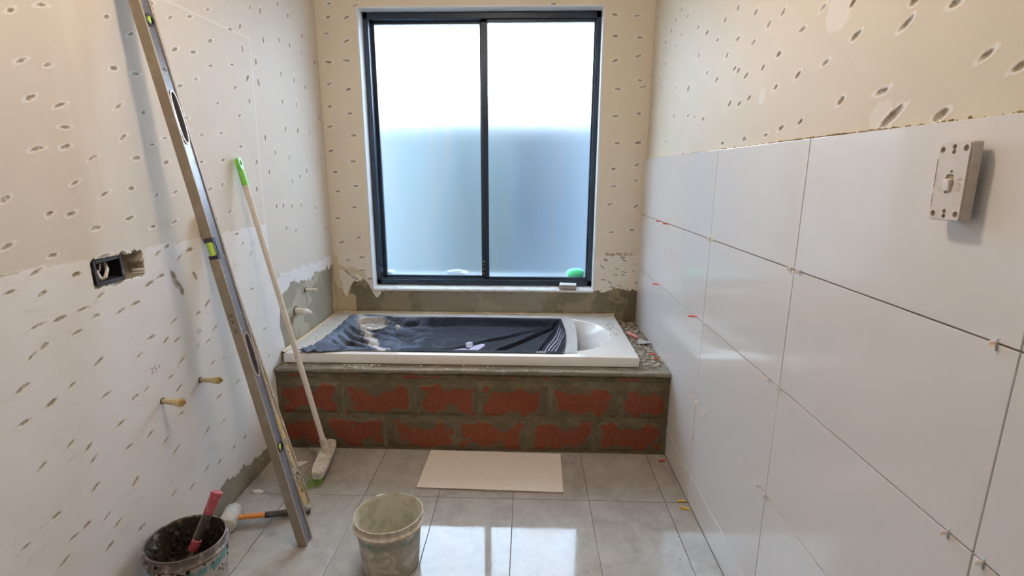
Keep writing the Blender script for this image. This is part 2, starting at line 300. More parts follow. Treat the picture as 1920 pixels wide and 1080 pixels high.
hole = (U > -.8435) & (U < -.671+.012*fq) & (V > .9690-.006*np.abs(fq)*(U > -.75)) & (V < 1.0335+.012*fq*(U > -.75))
hole2 = (U > -.848) & (U < -.664+.018*fq) & (V > .9625-.010*np.clip(fq, 0, 1)) & (V < 1.040+.020*fq)
ce = np.where(hole2, 20, np.maximum(ce, -60)); dep = np.where(hole, .046, dep-.0006*np.clip(sk/3, -1, 1)+.0018*np.clip(ce/3, 0, 1))
m_wl = wall_mat('plaster_wall_left', (0.72, 0.65, 0.565), SKIM, (0.27, 0.235, 0.175), (0.33, 0.29, 0.215))
wl = struct(wall_grid('wall_left', us, vs, lambda U, V, d: np.stack([-d, U, V], -1), dep, dict(gd=gd, sk=sk, ce=ce, ye=ye, ln=ln, bd=bd), m_wl))
m_shell = plain('painted_masonry', (0.72, 0.64, 0.52), .7)
B().box((-.16, FRONT-.1, -.06), (-.055, L+.26, CEIL+.06)).done('masonry_core', m_shell, wl)
# back wall (y = L) with the window opening
WX0, WX1, WZ0, WZ1 = .228, 1.533, .590, 2.117
us = axis(0, W+.012, STEP, 0, W+.012); vs = axis(.36, 2.25, STEP, 0, CEIL)
us = np.sort(np.append(us, [WX0, WX1])); vs = np.sort(np.append(vs, [WZ0, WZ1]))
U, V = np.meshgrid(us, vs, indexing='ij')
gd, dep = gouge_field(U, V, us, vs, GB, [(75, 690, 30, 6, -40), (120, 655, 26, 7, -30), (160, 700, 34, 5, 5), (215, 650, 18, 5, 0)])
fb = fbm(U*8, V*8, 15); fs = fbm(U*24, V*12, 19); fw = fbm(U*14, V*6, 33)
sk = (.803+.004*fb-V)*1000
edge = .585+.0*U
edge = edge+sstep(.27-U, 0, .12)*(.06+.05*fw+.02*fs)+sstep(U-1.50, 0, .06)*(.012+.02*fs)
edge = edge-.09*np.exp(-((U-.055)/.04)**2)-.05*np.exp(-((U-.24)/.035)**2)
ce = (edge+.006*fs-V)*1000
gd = np.where(ce > 0, 40, gd)
ye = np.maximum(np.minimum(.035+.03*fs-U, .79-V), np.minimum(.11-U+.02*fb, .545+.03*fb-V))*1000
ye = np.maximum(ye, (np.minimum(.03-np.abs(V-.70+.3*(U-.1))+.04*fw, .2-U)-.012)*1000)
dep = dep-.0006*np.clip(sk/3, -1, 1)+.0018*np.clip(ce/3, 0, 1)
m_wb = wall_mat('plaster_wall_back', PAINT, (0.85, 0.79, 0.70), (0.155, 0.128, 0.075), (0.24, 0.20, 0.13), .7, .55, 2.3)
wb = struct(wall_grid('wall_back', us, vs, lambda U, V, d: np.stack([U, L+d, V], -1), dep, dict(gd=gd, sk=sk, ce=ce, ye=ye, ln=Z0(U), bd=Z0(U)), m_wb,
    cut=lambda a, b: (a > WX0) & (a < WX1) & (b > WZ0) & (b < WZ1), flip=False))
b = B()
for lo_, hi_ in (((-.055, L+.012, -.06), (WX0, L+.26, CEIL+.06)), ((WX1, L+.012, -.06), (W+.15, L+.26, CEIL+.06)), ((WX0, L+.012, -.06), (WX1, L+.26, WZ0-.002)), ((WX0, L+.012, WZ1+.002), (WX1, L+.26, CEIL+.06))): b.box(lo_, hi_)
b.done('masonry_core', m_shell, wb)
# reveals: white boards lining the opening
m_reveal = plain('white_reveal_paint', (0.80, 0.82, 0.82), .5, (0.6, 0.58, 0.52), .2, 40, .1, .62, .75)
def reveal(name, lo_, hi_): return B().box(lo_, hi_, .0015).done(name, m_reveal, wb)
reveal('window_reveal', (WX0-.006, L-.001, WZ0), (WX0+.004, L+.09, WZ1))
reveal('window_reveal', (WX1-.004, L-.001, WZ0), (WX1+.006, L+.09, WZ1))
reveal('window_reveal', (WX0-.006, L-.001, WZ1-.004), (WX1+.006, L+.09, WZ1+.006))
m_bstop = plain('bounce_stop_dark', (.055, .045, .04), .85)  # dark linings added outside the sashes to cut bright bounce into the panes
for a, c in (((WX0-.006, L+.152, WZ0), (WX0+.004, L+.262, WZ1)), ((WX1-.004, L+.152, WZ0), (WX1+.006, L+.262, WZ1)), ((WX0-.006, L+.152, WZ1-.004), (WX1+.006, L+.262, WZ1+.006))): B().box(a, c, .001).done('outer_bounce_stop', m_bstop, wb)
# chalky sloping sill, lumpy
def sill():
    n, k = 160, 14; v = []; f = []
    for i in range(n+1):
        for j in range(k+1):
            x = WX0+(WX1-WX0)*i/n; y = L-.004+.16*j/k
            z = WZ0+.002+.016*j/k+.0022*mnoise.noise(Vector((x*25, y*25, 1)))
            if j == 0: z -= .006; y += .003*mnoise.noise(Vector((x*30, 0, 3)))
            v.append((x, y, z))
    for i in range(n):
        for j in range(k): a = i*(k+1)+j; f.append((a, a+k+1, a+k+2, a+1))
    q = len(v); v += [(WX0, L-.004, WZ0-.012), (WX1, L-.004, WZ0-.012), (WX1, L+.156, WZ0-.012), (WX0, L+.156, WZ0-.012)]
    f.append((q+3, q+2, q+1, q)); f.append((q, q+1)+tuple(i*(k+1) for i in range(n, -1, -1)))
    t = NT('chalky_sill'); n1 = t.noise(35, 5, .65)
    t.bump(n1, .6, .003)
    return pyd('window_sill', v, f, t.fin(t.mix(t.ramp(n1, .52, .68), (0.74, 0.76, 0.76), (0.42, 0.38, 0.30)), .8), wb, smooth=True)
sill()
# right wall: painted plaster above the tiles
TT = 1.3444
us = axis(-1.75, L, STEP, FRONT, L); vs = axis(1.30, 2.2, STEP, 0, CEIL)
U, V = np.meshgrid(us, vs, indexing='ij')
big = {(1315, 207)}
gd, dep = gouge_field(U, V, us, vs, GR, [(-1145, 1365, 30, 8, 150)])
fb = fbm(U*8, V*8, 25)
sk = -40+Z0(U)
for a, b_, r in ((-1.115, 1.362, .03), (-.93, 1.60, .045), (-.60, 1.475, .02)): sk = np.maximum(sk, (r*(1+.3*fb)-np.hypot(U-a, V-b_))*1000)
ce = -60+Z0(U); ye = (TT-.004+.012*fbm(U*9, V*0+3, 41)-V)*1000
m_wr = wall_mat('plaster_wall_right', (0.71, 0.63, 0.50), (0.80, 0.75, 0.67), CEMENT, CEMENT, 0.0)
wr = struct(wall_grid('wall_right', us, vs, lambda U, V, d: np.stack([W+.0085+d, U, V], -1), dep, dict(gd=gd, sk=sk, ce=ce, ye=ye, ln=Z0(U), bd=Z0(U)), m_wr, flip=True))
B().box((W+.022, FRONT-.1, -.06), (W+.15, L+.012, CEIL+.06)).done('masonry_core', m_shell, wr)
# floor, ceiling, wall behind the camera
m_grout = plain('tile_adhesive', (0.20, 0.175, 0.15), .9)
fl = struct(B().box((-.055, FRONT-.1, -.06), (W+.02, L+.012, -.0045)).done('floor', m_grout))
struct(B().box((-.055, FRONT-.1, CEIL), (W+.02, L+.012, CEIL+.06)).done('ceiling', plain('ceiling_paint', (.62, .58, .53), .8)))
struct(B().box((-.055, FRONT-.1, -.0045), (W+.02, FRONT, CEIL)).done('wall_front', plain('dim_back_room_paint', (.42, .37, .30), .8)))

# ------------------------------------------------------------------ tiles
def tile_mesh(name, a, b_, t=.009, bev=.0011):
    b = B(); b.box((0, 0, -t), (a, b_, 0), bev, 2); me = bpy.data.meshes.new(name); b.bm.to_mesh(me); b.bm.free(); return me
def white_tile_mat():
    t = NT('gloss_white_tile'); p = t.pos()
    sm = t.noise(5, 5, .6, dist=1.2); n2 = t.noise(90, 3)
    c = t.mix(t.M('MULTIPLY', t.ramp(sm, .5, .75), .5), (0.81, 0.80, 0.80), (0.76, 0.74, 0.72))
    spots = t.ramp(t.noise(260, 2), .78, .80)
    c = t.mix(t.M('MULTIPLY', spots, .5), c, (0.45, 0.38, 0.28))
    return t.fin(c, t.ramp(sm, .4, .8, .08, .17), Specular_IOR_Level=.5)
def floor_tile_mat():
    t = NT('grey_porcelain_floor_tile'); p = t.pos(); r = t.rnd()
    off = t.n('ShaderNodeCombineXYZ'); t.put(off.inputs[0], t.M('MULTIPLY', r, 37)); t.put(off.inputs[1], t.M('MULTIPLY', r, 11))
    n1 = t.noise(4.5, 6, .62, off=off.outputs[0], dist=.8); n2 = t.noise(26, 5, .7, off=off.outputs[0]); n3 = t.noise(160, 3)
    c = t.mix(t.ramp(n1, .3, .7), (0.33, 0.30, 0.262), (0.47, 0.438, 0.398))
    c = t.mix(t.M('MULTIPLY', t.ramp(n2, .5, .75), .35), c, (0.56, 0.53, 0.49))
    c = t.mix(t.M('MULTIPLY', t.ramp(n2, .42, .3), .35), c, (0.245, 0.22, 0.19))
    dust = t.M('MULTIPLY', t.ramp(t.noise(3.2, 5, .7, dist=2), .53, .72), t.ramp(n3, .35, .7, .2, .8))
    c = t.mix(t.M('MULTIPLY', dust, .55), c, (0.60, 0.57, 0.53))
    c = t.mix(t.M('MULTIPLY', t.ramp(t.noise(75, 2, off=(5, 5, 5)), .76, .79), .8), c, (0.75, .73, .7))
    rg = t.M('ADD', t.ramp(n2, .3, .8, .02, .08), t.M('MULTIPLY', dust, .3))
    t.bump(t.noise(7, 3), .03, .002)
    return t.fin(c, rg, Specular_IOR_Level=.30)
m_wt = white_tile_mat(); m_ft = floor_tile_mat()
# wall tiles 576 x 305 mm, joints at fitted positions, last row and last column cut
TJ = [-2.6268, -2.0507, -1.4747, -.8986, -.3225, .2536, L-.002]
ZR = [TT, 1.0391, .7338, .4285, .1232, .0]
cache = {}
for i in range(len(TJ)-1):
    for j in range(5):
        w = round(TJ[i+1]-TJ[i]-.0028, 4); h = round(ZR[j]-ZR[j+1]-.0030, 4)
        if (w, h) not in cache: cache[(w, h)] = tile_mesh('wall_tile', w, h)
        o = link('wall_tile', cache[(w, h)], m_wt, wr)
        jx = .0005*random.Random(i*7+j).uniform(-1, 1)
        o.matrix_local = Matrix(((0, 0, -1, W+jx*.6), (1, 0, 0, TJ[i]+.0014), (0, 1, 0, ZR[j+1]+.0015), (0, 0, 0, 1)))
B().box((W+.0088, FRONT, 0), (W+.0215, L, TT-.004)).done('tile_adhesive_bed', plain('dark_joint', (.07, .05, .04), .9), wr)
# floor tiles 300 x 600 mm
FX = [0.0]+[.1974+.3*k for k in range(6)]+[W]; FY = [-.3403+.6*k for k in range(-5, 3)]
FY[-1] = L; FY[0] = FRONT
for i in range(len(FX)-1):
    for j in range(len(FY)-1):
        w = round(FX[i+1]-FX[i]-.0022, 4); h = round(FY[j+1]-FY[j]-.0022, 4)
        if w < .01 or h < .01: continue
        if (w, h, 'f') not in cache: cache[(w, h, 'f')] = tile_mesh('floor_tile', w, h, .0045, .0009)
        link('floor_tile', cache[(w, h, 'f')], m_ft, fl, (FX[i]+.0011, FY[j]+.0011, 0))

# ------------------------------------------------------------------ window
m_frame = plain('navy_aluminium', (0.018, 0.032, 0.052), .38, (0.10, 0.12, 0.13), .25, 60, .05, .6, .7, Metallic=.2)
m_black = plain('black_plastic', (0.012, 0.012, 0.014), .4)
win = struct(B().box((.235, L+.07, .604), (.262, L+.15, 2.113), .002).box((1.503, L+.07, .604), (1.530, L+.15, 2.113), .002)
    .box((.235, L+.07, 2.078), (1.530, L+.15, 2.113), .002).box((.235, L+.07, .604), (1.530, L+.15, .634), .002)
    .box((.262, L+.082, .634), (1.503, L+.086, .640)).box((.262, L+.112, .634), (1.503, L+.116, .642)).done('window_1', m_frame))
def glass_mat():
    t = NT('frosted_glass')
    n = t.noise(900, 2); n2 = t.noise(3, 4, stretch=(6, 1, .6)); n3 = t.noise(140, 2)
    t.bump(t.M('ADD', n, t.M('MULTIPLY', n3, .5)), .25, .0006)
    g = t.n('ShaderNodeBsdfGlass', distribution='BECKMANN'); g.inputs['IOR'].default_value = 1.42
    t.put(g.inputs['Color'], t.mix(t.ramp(n2, .4, .7), (.90, .965, 1.0), (.96, .985, 1.0))); g.inputs['Roughness'].default_value = .38
    t.t.links.new(t.b.inputs['Normal'].links[0].from_socket, g.inputs['Normal']); t.t.links.new(g.outputs[0], t.out.inputs['Surface'])
    return t.m
m_glass = glass_mat()
def sash(name, x0, x1, y, z0, z1, st, mid, right):
    b = B(); t = .028
    b.box((x0, y, z0), (x0+st[0], y+t, z1), .002).box((x1-st[1], y, z0), (x1, y+t, z1), .002)
    b.box((x0, y, z1-st[2]), (x1, y+t, z1), .002).box((x0, y, z0), (x1, y+t, z0+st[3]), .002)
    o = b.done(name, m_frame, win)
    g = B().box((x0+st[0]-.004, y+.010, z0+st[3]-.004), (x1-st[1]+.004, y+.015, z1-st[2]+.004)).done('glass_pane', m_glass, o)
    return o
sl = sash('window_sash', .258, .912, L+.118, .628, 2.084, (.024, .045, .020, .024), 0, 0)
sr = sash('window_sash', .878, 1.507, L+.086, .628, 2.084, (.036, .013, .022, .024), 0, 1)
# meeting-stile catch, pull and screws on the room-side sash
B().box((.890, L+.076, .930), (.903, L+.086, .985), .002, 2).done('sash_pull', m_black, sr)
lk = B().box((.872, L+.078, .652), (.892, L+.088, .752), .002, 2).done('sash_lock', m_black, sr)
m_chrome = plain('zinc_metal', (.6, .6, .6), .3, Metallic=1.0)
for z in (.675, .700, .728): B().tube([(.882, L+.079, z), (.882, L+.074, z)], .0042, 12).done('lock_screw', m_chrome, lk)
B().box((.874, L+.074, .743), (.890, L+.079, .748), .001).done('lock_latch', m_chrome, lk)

# ------------------------------------------------------------------ outside, seen through the frosted panes
m_fence = plain('blue_grey_steel_fence', (0.006, 0.015, 0.017), .6)
fe = empty('boundary_fence', (.8, 2.35, -.26), 'blue grey steel boundary fence seen blurred through the frosted window', 'fence')
nshe = 7
for k in range(nshe):
    x0 = -3.2+k*.98
    pts = []; b = B()
    for i in range(9):
        xa = x0+i*.12; ya = .018 if i % 2 else 0
        pts.append((xa, ya))
    v = []; f = []
    for xa, ya in pts: v += [(xa, ya, .05), (xa, ya, 2.0), (xa, ya+.004, .05), (xa, ya+.004, 2.0)]
    for i in range(8): a = i*4; f += [(a, a+4, a+5, a+1), (a+2, a+3, a+7, a+6), (a+1, a+5, a+7, a+3)]
    pyd('fence_sheet', v, f, m_fence, fe)
B().box((-3.2, -.02, 2.0), (3.7, .035, 2.045), .003).done('top_rail', m_fence, fe)
for k in range(nshe+1): B().box((-3.25+k*.98, -.025, 0), (-3.19+k*.98, .03, 2.04), .003).done('fence_post', m_fence, fe)
m_pale = plain('pale_blue_render', (0.022, 0.034, 0.046), .7)
sc = empty('privacy_screen', (1.56, 1.62, -.37), 'pale panel standing outside behind the right half of the window', 'screen')
B().box((-.52, 0, .1), (.75, .02, 1.95), .004).done('panel_board', m_pale, sc)
for x in (-.52, .71): B().box((x, .02, 0), (x+.05, .07, 1.95), .004).done('panel_post', m_pale, sc)
gr = struct(B().box((-4.5, L+.26, -.5), (6, 8, -.4)).done('ground_outside', plain('side_path_concrete', (.05, .055, .06), .9)))
ob = B().box((.236, L+.152, .585), (1.529, L+.30, .636), .004).done('outer_window_ledge', plain('outer_ledge_paint', (.035, .045, .05), .7), wb)
gb = B(); gb.blob((0, 0, 0), .054, 3, .12, 4, (1.0, .36, .62)); gb = gb.done('washing_sponge', plain('green_foam', (0.10, 0.62, 0.22), .8), None, (1.438, L+.132, .667), True)
tag(gb, 'green sponge lying outside against the lower right of the frosted window', 'sponge')
for k, (x, s, lab) in enumerate(((.285, .026, 'white lump outside at the lower left corner of the frosted window'), (.70, .032, 'wider white lump outside against the left pane beside the window mullion'))):
    o = B(); o.blob((0, 0, 0), s, 3, .5, k+7, (1.0+.9*k, .6, .62)); o = o.done('plaster_lump', plain('white_plaster_lump', (.88, .88, .86), .8), None, (x, L+.182, .654), True)
    tag(o, lab, 'plaster', 'white lumps outside the window')
# ------------------------------------------------------------------ brick bath base
def brick_mat(sm=0.0):
    t = NT('mortar_smeared_red_brick'); g = t.sep(t.co('Generated')); P = t.co('Object'); rr = t.rnd()
    off = t.n('ShaderNodeCombineXYZ'); t.put(off.inputs[0], t.M('MULTIPLY', rr, 31)); t.put(off.inputs[2], t.M('MULTIPLY', rr, 17))
    nA = t.noise(12, 2.5, .5, vec=P, off=off.outputs[0], dist=.3); nB = t.noise(70, 4, .65, vec=P, off=off.outputs[0]); nC = t.noise(300, 2, vec=P)
    ex = t.M('MINIMUM', g[0], t.M('SUBTRACT', 1, g[0])); ez = t.M('MULTIPLY', t.M('MINIMUM', g[2], t.M('SUBTRACT', 1, g[2])), .55)
    e = t.M('MINIMUM', ex, ez)
    e = t.M('ADD', e, t.M('MULTIPLY', t.M('SUBTRACT', nA, .5), .62)); e = t.M('ADD', e, t.M('MULTIPLY', t.M('SUBTRACT', nB, .5), .035))
    red = t.mix(t.ramp(nB, .35, .7), (0.185, 0.045, 0.020), (0.27, 0.071, 0.031))
    red = t.mix(t.M('MULTIPLY', nC, .4), red, (0.13, 0.035, 0.02))
    cem = t.mix(t.ramp(nA, .4, .65), (0.12, 0.095, 0.055), (0.20, 0.16, 0.097)); cem = t.mix(t.M('MULTIPLY', nC, .35), cem, (.07, .055, .035))
    c = t.mix(t.ramp(e, .085+sm, .125+sm), cem, red)
    c = t.mix(t.M('MULTIPLY', t.ramp(t.noise(17, 5, .75, vec=P, off=off.outputs[0]), .66, .70), .55), c, (.52, .46, .38))
    t.bump(t.M('ADD', t.M('MULTIPLY', nB, .6), t.M('MULTIPLY', nC, .4)), .7, .003)
    return t.fin(c, .85, Specular_IOR_Level=.3)
def cement_mat(name, a, b_, scale=12, spk=.4):
    t = NT(name); n1 = t.noise(scale, 5, .65, dist=.5); n2 = t.noise(80, 4); n3 = t.noise(330, 2)
    c = t.mix(t.ramp(n1, .35, .65), a, b_); c = t.mix(t.M('MULTIPLY', t.ramp(n3, .5, .8), spk), c, tuple(x*.4 for x in a))
    c = t.mix(t.M('MULTIPLY', t.ramp(n2, .62, .7), .4), c, tuple(min(1, x*1.9) for x in b_))
    t.bump(t.M('ADD', t.M('MULTIPLY', n2, .6), t.M('MULTIPLY', n3, .5)), .8, .003)
    return t.fin(c, .9, Specular_IOR_Level=.25)
m_brick = brick_mat(); m_brick2 = brick_mat(.14); m_mortar = cement_mat('brick_mortar', (0.115, 0.090, 0.052), (0.19, 0.152, 0.092)); m_ledge = cement_mat('trowelled_cement', (0.15, 0.125, 0.085), (0.27, 0.235, 0.18), 9)
base = empty('brick_bath_base', (0.89, .38, 0), 'low red brick wall smeared with grey mortar, carrying the bathtub under the window', 'brick wall')
bx = lambda b, x0, y0, z0, x1, y1, z1, bev=0, s=1: b.box((x0-.89, y0-.38, z0), (x1-.89, y1-.38, z1), bev, s)
b = B()
nx, nz = 240, 52; v = []; f = []
for i in range(nx+1):
    for j in range(nz+1):
        x = .004+1.780*i/nx; z = .001+.389*j/nz
        v.append((x-.89, .0085-.38+.0018*mnoise.noise(Vector((x*22, z*30, 0)))+.001*mnoise.noise(Vector((x*90, z*90, 5))), z))
for i in range(nx):
    for j in range(nz): a = i*(nz+1)+j; f.append((a, a+nz+1, a+nz+2, a+1))
pyd('mortar_joints', v, f, m_mortar, base, smooth=True)
b = B(); bx(b, .004, .013, 0, 1.784, .11, .389); b.done('block_core', m_mortar, base)
def brick(x0, x1, z0, z1, k):
    nx, nz = max(3, int((x1-x0)/.02)), max(2, int((z1-z0)/.02)); v = []; f = []; rd = random.Random(k)
    for i in range(nx+1):
        for j in range(nz+1):
            x = x0+(x1-x0)*i/nx; z = z0+(z1-z0)*j/nz; e = i in (0, nx) or j in (0, nz)
            if e: x += rd.uniform(-.002, .002); z += rd.uniform(-.002, .002)
            v.append((x, .0105 if e else .0035+rd.uniform(-.0006, .0006), z))
    for i in range(nx):
        for j in range(nz): a = i*(nz+1)+j; f.append((a, a+nz+1, a+nz+2, a+1))
    ox, oz = (x0+x1)/2, z0
    v = [(p[0]-ox, p[1]-.0, p[2]-oz) for p in v]
    n0 = len(v)-1
    # close the back so the brick is a solid block
    cx = [0, nz, nx*(nz+1)+nz, nx*(nz+1)]; q = len(v)
    v += [(v[c][0], .05, v[c][2]) for c in cx]
    left = list(range(0, nz+1)); top = [i*(nz+1)+nz for i in range(nx+1)]; right = [nx*(nz+1)+j for j in range(nz, -1, -1)]; bot = [i*(nz+1) for i in range(nx, -1, -1)]
    f += [tuple(left+[q+1, q]), tuple(top+[q+2, q+1]), tuple(right+[q+3, q+2]), tuple(bot+[q, q+3]), (q, q+1, q+2, q+3)]
    o = pyd('brick', v, f, m_brick2 if z1-z0 < .06 else m_brick, base, (ox-.89, -.38, oz)); return o
J1 = [.006, .200, .513, .830, 1.159, 1.459, 1.782]; J2 = [.006, .305, .634, .936, 1.254, 1.570, 1.782]
k = 0
for J, z0, z1 in ((J1, .005, .163), (J2, .174, .337), ([.006, .215, .52, .84, 1.16, 1.48, 1.782], .348, .384)):
    for a, c in zip(J, J[1:]): brick(a+.0055, c-.0055, z0, z1, k); k += 1
# rough cement cap along the front and the ledge at the right end
def cap():
    v = []; f = []; nx, ny = 300, 34
    xs = np.linspace(.003, 1.7855, nx+1)
    for i, x in enumerate(xs):
        for j in range(ny+1):
            y = -.004+.80*(j/ny)**1.6 if x > 1.60 else -.004+.12*(j/ny)
            y = min(y, L-.002)
            n = mnoise.noise(Vector((x*14, y*14, 2)))*.003+mnoise.noise(Vector((x*60, y*60, 8)))*.0018
            z = .4005+n
            if j == 0: z -= .007+.002*mnoise.noise(Vector((x*20, 3, 3))); y += .002*mnoise.noise(Vector((x*40, 0, 9)))
            v.append((x-.89, y-.38, z))
    for i in range(nx):
        for j in range(ny): a = i*(ny+1)+j; f.append((a, a+ny+1, a+ny+2, a+1))
    q = len(v)
    for x in xs:
        v.append((x-.89, -.0025-.38+.002*mnoise.noise(Vector((x*40, 0, 9))), .385+.004*mnoise.noise(Vector((x*11, 0, 4)))))
    for i in range(nx): f.append((q+i, q+i+1, (i+1)*(ny+1), i*(ny+1)))
    return pyd('cement_cap', v, f, m_ledge, base, smooth=True)
cap()
b = B(); bx(b, 1.64, .12, 0, 1.786, L-.002, .392); b.done('ledge_block', m_mortar, base)
# ------------------------------------------------------------------ bathtub
m_acr = plain('white_acrylic', (0.86, 0.85, 0.83), .18, (0.50, 0.44, 0.34), .30, 45, 0, .60, .72, Specular_IOR_Level=.5)
tub = empty('bathtub', (.84, .415, .403), 'white bathtub set on the brick base under the window, half covered with dark cloth', 'bathtub')
TX0, TX1, TY0, TY1, TZ = .018, 1.657, .066, .768, .449
def tubmesh():
    cx, cy = 1.20, .41; N = 176
    ths = [2*PI*i/N for i in range(N)]
    for X, Y in ((TX0, TY0), (TX1, TY0), (TX1, TY1), (TX0, TY1)):
        a = math.atan2(Y-cy, X-cx) % (2*PI); k = min(range(N), key=lambda i: abs(ths[i]-a)); ths[k] = a
    def rect(a, ins):
        c, s = math.cos(a), math.sin(a); t = 1e9
        if c > 1e-9: t = min(t, (TX1-ins-cx)/c)
        if c < -1e-9: t = min(t, (TX0+ins-cx)/c)
        if s > 1e-9: t = min(t, (TY1-ins-cy)/s)
        if s < -1e-9: t = min(t, (TY0+ins-cy)/s)
        return t
    def basin(a, k, dz=0):
        c, s = math.cos(a), math.sin(a)
        A, n = ((.372, 2.35) if c > 0 else (1.055, 5.5)); Bh = .290
        A -= min(A*.8, k*(2.4 if c > 0 else 1)); Bv = Bh-k
        return 1/((abs(c)/A)**n+(abs(s)/Bv)**n)**(1/n)
    rings = [lambda a: (rect(a, 0), .404), lambda a: (rect(a, 0), TZ-.005), lambda a: (rect(a, .0018), TZ-.0015), lambda a: (rect(a, .006), TZ),
             lambda a: (basin(a, -.010), TZ+.0), lambda a: (basin(a, -.004), TZ+.002), lambda a: (basin(a, .001), TZ-.001), lambda a: (basin(a, .006), TZ-.014), lambda a: (basin(a, .024), TZ-.05),
             lambda a: (basin(a, .050), TZ-.16), lambda a: (basin(a, .075), TZ-.28), lambda a: (basin(a, .10), TZ-.36), lambda a: (basin(a, .15), TZ-.385), lambda a: (basin(a, .26), TZ-.39)]
    v = []; f = []
    for r in rings:
        for a in ths: rr, z = r(a); v.append((cx+rr*math.cos(a)-.84, cy+rr*math.sin(a)-.415, z-.403))
    for i in range(len(rings)-1):
        for k in range(N): f.append((i*N+k, i*N+(k+1) % N, (i+1)*N+(k+1) % N, (i+1)*N+k))
    f.append(tuple((len(rings)-1)*N+k for k in range(N)))
    o = pyd('tub_shell', v, f, m_acr, tub); me = o.data
    me.polygons.foreach_set('use_smooth', [True]*len(me.polygons)); me.set_sharp_from_angle(angle=math.radians(35)); return o
tubmesh()
# yellowed sealant strip between tub and walls, bed of cement under the rim
m_seal = plain('yellowed_sealant', (0.66, 0.54, 0.36), .5, (.80, .74, .62), .6, 20, .3)
v = []; f = []
for i in range(201):
    x = .004+1.655*i/200; n = mnoise.noise(Vector((x*13, 0, 0)))*.004
    v += [(x-.84, TY1-.006+n-.415, TZ-.403+.0005), (x-.84, TY1+.008-.415, TZ+.004-.403+n*.6), (x-.84, L-.003-.415, TZ+.007-.403+n), (x-.84, L-.003-.415, TZ-.03-.403)]
for i in range(200):
    a = i*4; f += [(a, a+4, a+5, a+1), (a+1, a+5, a+6, a+2), (a+2, a+6, a+7, a+3)]
pyd('sealant_strip', v, f, m_seal, tub, smooth=True)
v = []; f = []
for i in range(121):
    y = TY0+.01+(L-.006-TY0-.01)*i/120; n = mnoise.noise(Vector((y*17, 4, 0)))*.003
    v += [(.0035-.84, y-.415, TZ+.006-.403+n), (.014-.84, y-.415, TZ+.003-.403), (TX0+.006-.84+n, y-.415, TZ+.0005-.403), (.0035-.84, y-.415, TZ-.04-.403)]
for i in range(120):
    a = i*4; f += [(a, a+1, a+5, a+4), (a+1, a+2, a+6, a+5), (a+3, a, a+4, a+7)]
pyd('sealant_strip', v, f, m_seal, tub, smooth=True)
